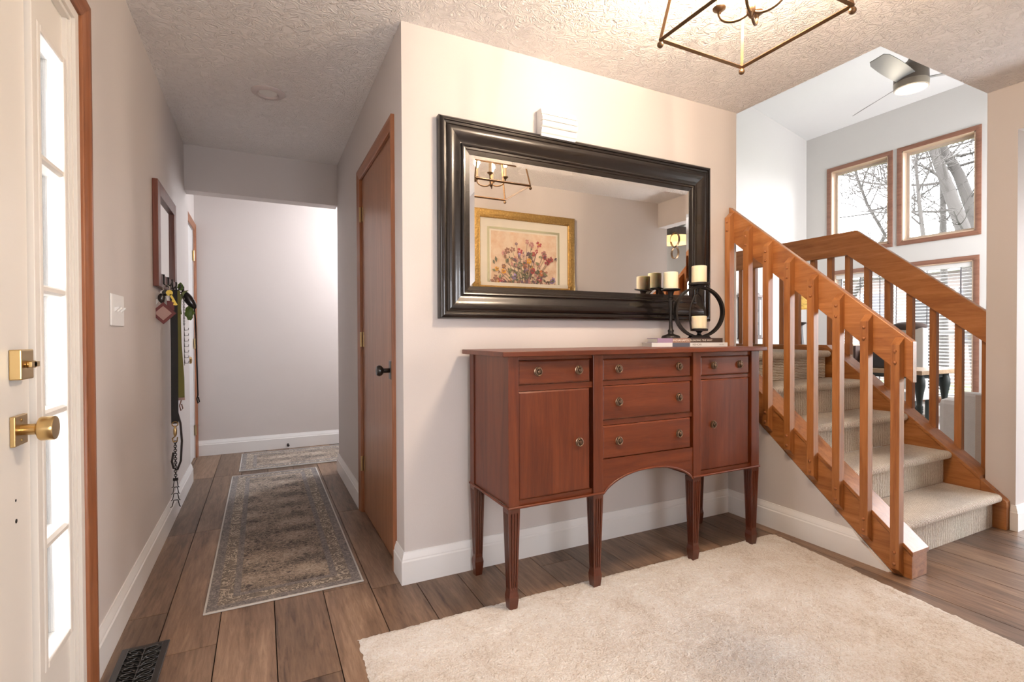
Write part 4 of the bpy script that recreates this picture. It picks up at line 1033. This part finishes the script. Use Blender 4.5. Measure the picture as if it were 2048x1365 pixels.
MB().tube([(ex - .004, ry, rz_ - .045), (ex + .002, ry, 1.18), (ex + .006, ry, .95), (ex + .010, ry, .73)], .0042, 6).tube([(ex + .010, ry, .73), (ex + .004, ry, .71), (ex + .010, ry, .682), (ex + .017, ry, .692), (ex + .012, ry, .72)], .0035, 6).build('cord', strapb, rl, smooth=60)

# ------------------------------------------------------------------ floral picture on the opposite wall (seen in the mirror)
pc = thing('framed_picture', (2.13, OW, 1.2), 'floral print in a wide gold frame, seen in the large mirror', 'picture')
px0, px1, pz0, pz1 = 1.615, 2.645, 1.16, 2.175
gold_m, nt, b = newmat('carved_gold'); b.inputs['Metallic'].default_value = .75; b.inputs['Roughness'].default_value = .42
vv = coords(nt); vo = N(nt, 'ShaderNodeTexVoronoi'); vo.inputs['Scale'].default_value = 60; nt.links.new(vv, vo.inputs['Vector'])
nt.links.new(ramp(nt, vo.outputs['Distance'], [(0, (.50, .32, .10)), (.6, (.36, .22, .07))]), b.inputs['Base Color']); bump(nt, b, vo.outputs['Distance'], .7, .006)
GP = [(0, .001), (0, .025), (.006, .032), (.018, .034), (.05, .030), (.055, .026), (.062, .028), (.068, .024), (.072, .018), (.072, .001)]
cs = [(px0, pz0), (px1, pz0), (px1, pz1), (px0, pz1)]
for k in range(4):
    k2 = (k + 1) % 4
    MB().loft([[(cs[k][0] + dirs[k][0] * d, OW + h, cs[k][1] + dirs[k][1] * d) for d, h in GP], [(cs[k2][0] + dirs[k2][0] * d, OW + h, cs[k2][1] + dirs[k2][1] * d) for d, h in GP]]).build('frame_rail', gold_m, pc, smooth=40)
MB().box(px0 + .07, px1 - .07, OW + .001, OW + .010, pz0 + .07, pz1 - .07).build('mat_board', plain('mat_cream', (.82, .77, .66), .7), pc)
i0, i1, j0, j1 = px0 + .14, px1 - .16, pz0 + .15, pz1 - .145
gb_ = MB()
for a in ((i0, i1, j0, j0 + .02), (i0, i1, j1 - .02, j1), (i0, i0 + .02, j0 + .02, j1 - .02), (i1 - .02, i1, j0 + .02, j1 - .02)): gb_.box(a[0], a[1], OW + .010, OW + .0112, a[2], a[3])
gb_.build('mat_band', plain('mat_sage', (.36, .35, .24), .7), pc)
q0, q1, w0, w1 = i0 + .035, i1 - .035, j0 + .035, j1 - .035
parch, nt, b = newmat('print_parchment'); vv = coords(nt)
nt.links.new(ramp(nt, noise(nt, vv, 14, 4, .6), [(.35, (.62, .42, .28)), (.6, (.74, .60, .46))]), b.inputs['Base Color'])
pcols = [parch] + [plain('print_ink_%d' % i, c_, .8) for i, c_ in enumerate([(.10, .10, .07), (.17, .17, .10), (.30, .06, .07), (.42, .14, .05), (.27, .20, .38), (.36, .18, .17), (.55, .35, .30), (.12, .08, .10), (.50, .25, .04), (.20, .11, .08)])]
pr = MB().box(q0, q1, OW + .010, OW + .0115, w0, w1); rn = random.Random(11)
yl = [OW + .0118]
def blob(cx, cz, pts, mi):
    pr.cur = mi; y = yl[0]; yl[0] += .000012
    n = len(pts); pr.add([(cx + p_[0], y, cz + p_[1]) for p_ in pts], [tuple(range(n))]); pr.cur = 0
def rot2(p_, a): return (p_[0] * math.cos(a) - p_[1] * math.sin(a), p_[0] * math.sin(a) + p_[1] * math.cos(a))
vcx, vcz = (q0 + q1) / 2, w0 + .08
for i in range(58):
    ang = rn.uniform(.05, math.pi - .05); L = rn.uniform(.16, .50) * (1 if abs(ang - math.pi / 2) < .9 else .8)
    ex = vcx + math.cos(ang) * L * .88; ez = vcz + math.sin(ang) * L * .92 + .06
    ex = min(max(ex, q0 + .04), q1 - .04); ez = min(ez, w1 - .05)
    d = Vector((ex - vcx, ez - vcz)); n_ = Vector((-d.y, d.x)).normalized() * .0018
    blob(vcx, vcz, [(n_.x, n_.y), (d.x + n_.x, d.y + n_.y), (d.x - n_.x, d.y - n_.y), (-n_.x, -n_.y)], rn.choice((1, 2, 8)))
    for q in range(3):
        t = rn.uniform(.4, .95); a = rn.uniform(0, 6.28); ll = rn.uniform(.012, .03)
        blob(vcx + d.x * t, vcz + d.y * t, [rot2(p_, a) for p_ in ((0, 0), (ll * .5, ll * .28), (ll, .0), (ll * .5, -ll * .28))], rn.choice((1, 2, 1, 8)))
    col = rn.choice((3, 4, 5, 6, 7, 6, 9, 10, 3, 8)); rad = rn.uniform(.013, .034); npet = rn.choice((5, 6, 8))
    for q in range(npet):
        a = 2 * math.pi * q / npet + rn.random()
        blob(ex, ez, [rot2(p_, a) for p_ in ((0, 0), (rad * .6, rad * .34), (rad, .1 * rad), (rad * .6, -rad * .34))], col)
    blob(ex, ez, [(rad * .25 * math.cos(6.28 * q / 8), rad * .25 * math.sin(6.28 * q / 8)) for q in range(8)], rn.choice((1, 7, 9)))
for i in range(240):
    a = rn.uniform(0, 6.28); ll = rn.uniform(.02, .055); sx_ = max(-.3, min(.3, rn.gauss(0, .15))); sz_ = min(.38, abs(rn.gauss(0, .17)))
    blob(vcx + sx_, vcz + sz_, [rot2(p_, a) for p_ in ((0, 0), (ll * .5, ll * .26), (ll, 0), (ll * .5, -ll * .26))], rn.choice((1, 2, 8, 10, 6)))
blob(vcx, w0 + .03, [(-.08, 0), (.08, 0), (.10, .06), (.06, .09), (-.06, .09), (-.10, .06)], 8)
pr.build('print', pcols, pc)

# ------------------------------------------------------------------ ring pendant in the side room (seen in the mirror)
pd = thing('pendant_lamp', (4.62, -.42, CE), 'drum pendant lamp with hanging bronze rings, seen in the large mirror', 'pendant lamp')
pcx, pcy = 4.62, -.42
MB().lathe([(.17, 2.215), (.17, 2.30)], 32, (pcx, pcy, 0)).build('lit_band', plain('shade_glow', (.9, .6, .3), .5, emis=(1, .62, .22), es=1.0), pd)
MB().lathe([(.172, 2.30), (.172, 2.39), (.0002, 2.395)], 32, (pcx, pcy, 0)).build('drum_top', plain('drum_brown', (.05, .035, .028), .5), pd)
MB().lathe([(.008, 2.39), (.008, CE)], 8, (pcx, pcy, 0)).build('stem', iron_m, pd)
def hoop(name, zc, r_):
    rings = []
    for i in range(40):
        a = 2 * math.pi * i / 40; c_, s_ = math.cos(a), math.sin(a)
        rings.append([(pcx + dx_, pcy + (rr * c_) * .8, zc + rr * s_) for rr, dx_ in ((r_, -.014), (r_, .014), (r_ - .006, .014), (r_ - .006, -.014))])
    MB().loft(rings, closed=True).xf(Matrix.Translation((-.14, .14, 0))).build(name, lantern_m, pd)
hoop('ring', 2.23, .088); hoop('ring', 2.07, .072)

# ------------------------------------------------------------------ living room things glimpsed past the railings
# wall clock on the back wall
ckx0, ckx1 = 6.335, 6.765
dkw = plain('dark_walnut', (.055, .028, .022), .35, coat=.3)
wc = thing('wall_clock', (6.55, BW, 1.0), 'dark carved wall clock with glazed door, finial and leaded glass on the back wall', 'clock')
MB().box(ckx0, ckx1, BW - .12, BW - .001, 1.012, 1.03).box(ckx0 + .012, ckx1 - .012, BW - .10, BW - .001, 1.03, 1.64).build('case', dkw, wc, bevel=.003)
MB().box(ckx0 - .01, ckx1 + .01, BW - .125, BW - .001, 1.64, 1.672).build('cornice', plain('walnut_pale_edge', (.25, .20, .19), .35), wc, bevel=.004)
scr = []
for sgn in (-1, 1):
    pts = [(6.55 + sgn * .21, 1.672), (6.55 + sgn * .20, 1.70), (6.55 + sgn * .15, 1.715), (6.55 + sgn * .10, 1.76), (6.55 + sgn * .075, 1.82), (6.55 + sgn * .04, 1.83), (6.55 + sgn * .03, 1.672)]
    MB().prism(pts, 'y', BW - .06, BW - .03).build('scroll_pediment', dkw, wc)
for fx in (6.405,):
    MB().lathe([(.012, 1.672), (.008, 1.70), (.016, 1.73), (.022, 1.79), (.016, 1.83), (.006, 1.85), (.008, 1.88), (.002, 1.93)], 16, (fx, BW - .045, 0)).build('finial', dkw, wc, smooth=50)
glz = plain('clock_glass_pale', (.62, .62, .62), .15)
for xa, xb in ((6.365, 6.385), (6.52, 6.725)):
    MB().box(xa, xb, BW - .105, BW - .098, 1.075, 1.60).build('glazed_door', glz if xb > 6.6 else black_m, wc)
lead = MB()
for zc in (1.15, 1.34, 1.53):
    for sgn in (-1, 1): lead.tube([(6.60 + sgn * .055, BW - .108, zc - .09), (6.60, BW - .108, zc), (6.60 - sgn * .055, BW - .108, zc + .09)], .004, 5)
lead.box(6.665, 6.685, BW - .112, BW - .104, 1.075, 1.60)
lead.build('leading', dkw, wc)
# side table and lamp
tb = thing('lamp_table', (5.35, 3.6, 0), 'small dark side table carrying the lamp beyond the landing rail', 'table')
MB().lathe([(.24, .84), (.24, .865), (.0002, .866)], 28, (5.36, 3.6, 0)).build('top', dkw, tb)
MB().lathe([(.16, 0), (.16, .02), (.03, .04), (.03, .84)], 20, (5.36, 3.6, 0)).build('pedestal', dkw, tb)
lp = thing('table_lamp', (5.36, 3.6, .8662), 'table lamp with dark turned base and patterned yellow shade', 'lamp')
MB().lathe([(.075, .8662), (.075, .878), (.05, .89), (.03, .905), (.035, .93), (.05, .955), (.042, .985), (.036, 1.05), (.028, 1.14), (.03, 1.17), (.075, 1.20), (.07, 1.208), (.012, 1.21), (.010, 1.36)], 24, (5.36, 3.6, 0)).build('base', plain('lamp_base_brown', (.03, .02, .016), .35), lp, smooth=45)
shade_m, nt, b = newmat('lamp_shade_script'); vv = coords(nt, (1, 1, 4))
nt.links.new(ramp(nt, noise(nt, vv, 30, 4, .7, 1), [(.42, (.35, .20, .05)), (.5, (.70, .48, .14))]), b.inputs['Base Color']); b.inputs['Roughness'].default_value = .8
b.inputs['Emission Color'].default_value = (.9, .55, .12, 1); b.inputs['Emission Strength'].default_value = .35
MB().lathe([(.20, 1.355), (.15, 1.60), (.147, 1.60), (.197, 1.355)], 32, (5.36, 3.6, 0), closed=True).build('shade', shade_m, lp, smooth=60)
# console table with turned black leg and pale top
ct = thing('console_table', (5.6, 2.72, 0), 'table with pale wood top and black turned legs behind the far railing', 'table')
palew = wood('pale_table_wood', (.33, .21, .12), (.45, .31, .19), (.55, .40, .27), axis='y', rough=.4)
MB().box(5.36, 5.98, 2.44, 3.30, .695, .735).build('top', palew, ct, bevel=.004)
greyb_m = plain('distressed_black', (.035, .045, .042), .45, nscale=40, nstr=.2)
tleg = MB().lathe([(.030, 0), (.032, .03), (.026, .06), (.030, .30), (.034, .34), (.040, .352), (.034, .362), (.040, .374), (.036, .386), (.040, .398), (.030, .41), (.032, .45), (.046, .53), (.062, .59), (.060, .64), (.044, .675), (.050, .695)], 24).xf(Matrix.Diagonal((.72, .72, 1, 1))).mesh('turned_leg_mesh', greyb_m, smooth=45)
for lx, ly in ((5.45, 2.50), (5.90, 2.50), (5.45, 3.22), (5.90, 3.22)): put('leg', tleg, ct, (lx, ly, 0))
MB().box(5.44, 5.46, 2.52, 3.2, .36, .39).build('stretcher', greyb_m, ct)
MB().box(5.42, 5.92, 2.50, 3.24, .655, .695).build('apron', greyb_m, ct)
pcb = thing('storage_box', (5.62, 2.9, .735), 'dark box standing on the pale topped table', 'box')
MB().box(5.50, 5.74, 2.70, 3.02, .7352, .92).build('body', black_m, pcb, bevel=.004)
MB().box(5.499, 5.5, 2.74, 2.98, .76, .84).build('front_panel', plain('box_front_dark', (.03, .03, .035), .3), pcb)
for i, (yy, w_, h_, c_) in enumerate(((3.17, .024, .245, (.62, .42, .16)), (3.145, .022, .24, (.66, .48, .22)), (3.118, .028, .235, (.68, .52, .36)), (3.085, .030, .23, (.70, .55, .42)), (3.055, .022, .22, (.10, .06, .05)))):
    bk = thing('shelf_book', (5.5, yy, .7352), ['amber upright book at the left end of the row on the table', 'ochre upright book second in the row on the table', 'tan upright book in the middle of the row on the table', 'peach upright book fourth in the row on the table', 'dark upright book at the right end of the row on the table'][i], 'book', 'upright books on the table')
    MB().box(5.42, 5.56, yy - w_ / 2, yy + w_ / 2, .7352, .7352 + h_).build('cover', plain('upright_book_%d' % i, c_, .6), bk, bevel=.002)
cu = thing('cushion', (6.6, 3.1, 0), 'brown curved cushion top of a chair by the window', 'chair')
MB().sphere((6.45, 3.06, 1.155), .17, 20, (.5, 1.0, .32)).build('cushion_top', plain('brown_suede', (.06, .04, .033), .8), cu, smooth=60)
MB().box(6.40, 6.50, 2.90, 3.22, .45, 1.14).build('back', plain('chair_back_pale', (.6, .58, .55), .8), cu, bevel=.01)
MB().box(6.15, 6.50, 2.86, 3.26, .36, .46).build('seat', plain('chair_seat_pale', (.6, .58, .55), .8), cu, bevel=.02)
for lx, ly in ((6.18, 2.89), (6.47, 2.89), (6.18, 3.23), (6.47, 3.23)): MB().box(lx - .018, lx + .018, ly - .018, ly + .018, 0, .36).build('leg', greyb_m, cu)
ac = thing('armchair', (5.6, 1.85, 0), 'white upholstered armchair beside the far railing', 'armchair')
fabw = plain('white_upholstery', (.84, .83, .83), .9, nscale=120, nstr=.3)
fabb = plain('armchair_back_beige', (.70, .60, .53), .9, nscale=120, nstr=.3)
MB().box(5.15, 5.85, 1.62, 2.12, .10, .40).build('seat_base', fabw, ac, bevel=.03)
MB().box(5.12, 5.80, 2.06, 2.22, .08, .53).build('arm', fabw, ac, bevel=.045)
MB().box(5.72, 5.90, 1.50, 2.10, .10, .62).build('backrest', fabw, ac, bevel=.045)
MB().box(5.04, 5.12, 1.55, 2.075, .05, .605).build('front_panel', fabw, ac, bevel=.03)
MB().box(5.025, 5.04, 1.56, 1.93, .06, .59).build('side_panel', fabb, ac, bevel=.004)
for lx, ly in ((5.15, 1.62), (5.85, 1.62), (5.15, 2.15), (5.85, 2.15)): MB().box(lx - .02, lx + .02, ly - .02, ly + .02, 0, .12).build('leg', dkw, ac)
lr = MB().box(4.4, 7.2, 1.9, 4.2, .0005, .008).build('living_rug', None or plain('tmp', (.6, .6, .6)), loc=(5.8, 3.0, 0))
m_, nt, b = newmat('living_rug_abstract'); vv = coords(nt, (1, 3, 1))
nt.links.new(ramp(nt, noise(nt, vv, 5, 5, .65, 1.8), [(.38, (.16, .17, .25)), (.46, (.62, .60, .58)), (.62, (.68, .66, .64)), (.7, (.30, .28, .30))]), b.inputs['Base Color']); b.inputs['Roughness'].default_value = .95
lr.data.materials.clear(); lr.data.materials.append(m_)
tag(lr, 'pale abstract rug with blue streaks on the living room floor', 'rug')

# ------------------------------------------------------------------ outdoors: lawn, brick house, bare trees
struct('ground', bx(8.1, 60, -30, 60, -.7, -.6), grass_m)
bh = thing('brick_house', (21, 10, -.6), 'red brick neighbouring house seen through the blinds', 'house')
MB().box(21, 26, 6.6, 13.4, -.6, 3.2).build('wall', brick_m, bh)
MB().box(20.6, 26.4, 6.2, 13.8, 3.2, 3.45).build('eave', plain('eave_pale', (.5, .5, .48), .6), bh)
for ya, yb in ((7.6, 8.5), (10.6, 11.5)):
    o = MB().box(20.94, 21, ya, yb, .8, 2.6).build('window', plain('house_window_dark_%d' % int(ya * 10), (.03, .03, .035), .3), bh)
    MB().box(20.92, 20.945, ya - .08, ya, .75, 2.65).box(20.92, 20.945, yb, yb + .08, .75, 2.65).build('window_trim', trim_m, o)
shed = MB().box(12.6, 12.7, 5.6, 5.95, -.6, 1.9).build('fence_post', plain('dark_post', (.02, .02, .02), .8)); tag(shed, 'dark post outside the lower window', 'post')
struct('fence_far', bx(30, 30.1, -5, 40, -.6, 1.6), plain('far_hedge', (.10, .11, .09), .9, nscale=4, nstr=.6))
def branch(mb, p, d, L, r, depth, rn):
    n = 5; pts = [p]; rs = [r]
    for i in range(n):
        d = (d + Vector((rn.uniform(-.22, .22), rn.uniform(-.22, .22), rn.uniform(-.12, .20)))).normalized()
        p = p + d * L / n; pts.append(p); rs.append(max(.006, r * (1 - .55 * (i + 1) / n)))
        if depth > 0 and i >= 1:
            for q in range(2 if depth > 1 else 1):
                ax = Vector((rn.uniform(-1, 1), rn.uniform(-1, 1), rn.uniform(-.6, .9))).normalized()
                branch(mb, p, (d * .55 + ax * .85).normalized(), L * rn.uniform(.45, .7), max(.007, rs[-1] * .6), depth - 1, rn)
    mb.tube(pts, r, 6 if r > .03 else 4, rs=rs)
def tree(name, trunk, radii, seed, label, nb, blen, brad, depth=2):
    rn = random.Random(seed); base = trunk[0]
    t = thing(name, base, label, 'tree', 'bare trees outside the windows')
    MB().tube(trunk, .1, 10, rs=[q * .62 for q in radii]).build('trunk', bark_m, t, smooth=60)
    mb = MB()
    for i in range(nb):
        f_ = .30 + .68 * (i + rn.random()) / nb; k = f_ * (len(trunk) - 1); a = int(k); p = Vector(trunk[a]).lerp(Vector(trunk[min(a + 1, len(trunk) - 1)]), k - a)
        ax = Vector((rn.uniform(-.7, .7), rn.uniform(-1, 1), rn.uniform(-.1, .9))).normalized()
        branch(mb, p, ax, blen * rn.uniform(.7, 1.2), brad * rn.uniform(.6, 1.1), depth, rn)
    mb.build('branches', bark_m, t, smooth=60)
p0 = (15.00, 5.82, 2.35); tree('leaning_tree', [(p0[0], p0[1] - .3, -.6), p0, (15.00, 6.02, 3.62), (15.00, 6.31, 4.65), (15.00, 6.55, 5.49), (15.00, 6.84, 6.36), (15.00, 7.12, 7.49)], [.42, .30, .24, .21, .18, .15, .08], 4, 'leaning thick grey tree outside the upper window nearer the camera', 12, 1.9, .035)
p0 = (16.50, 6.25, 2.97); tree('forked_tree', [(p0[0], p0[1] - .4, -.6), p0, (16.50, 6.38, 4.15), (16.50, 6.70, 5.27), (16.50, 7.06, 6.11), (16.50, 7.12, 7.01), (16.50, 7.17, 8.11)], [.45, .30, .25, .20, .17, .13, .07], 9, 'upright grey tree crossing behind the leaning one', 10, 1.9, .035)
p0 = (18.00, 7.65, 2.67); tree('thin_tree', [(p0[0], p0[1], -.6), p0, (18.00, 7.68, 4.59), (18.00, 7.71, 6.06), (18.00, 7.77, 7.99), (18.00, 7.80, 9.18)], [.22, .14, .12, .11, .09, .05], 21, 'thin straight grey tree between the big ones', 10, 2.0, .03)
p0 = (13.00, 5.96, 1.83); tree('twiggy_tree', [(p0[0], p0[1], -.6), p0, (13.00, 5.91, 3.25), (13.00, 5.99, 4.04), (13.00, 6.05, 4.82), (13.00, 5.98, 5.68)], [.14, .09, .07, .06, .045, .02], 33, 'slender twiggy tree left of the leaning one', 12, 1.5, .022)
p0 = (17.00, 9.72, 1.55); tree('spreading_tree', [(p0[0] + .8, p0[1] + 1.2, -.6), (p0[0] + .4, p0[1] + .8, 1.0), (16.00, 8.20, 3.92), (15.50, 8.40, 4.77), (15.50, 8.71, 5.71), (15.50, 8.88, 6.93)], [.22, .18, .08, .06, .05, .03], 57, 'fine branching tree outside the upper window nearer the corner', 22, 2.3, .026)

# furniture in the living room stands on the rug
for o in (ct, tb, ac, cu, pcb, lp): o.location.z += .0082
for o in SC.objects:
    if o.name.startswith('shelf_book'): o.location.z += .0082
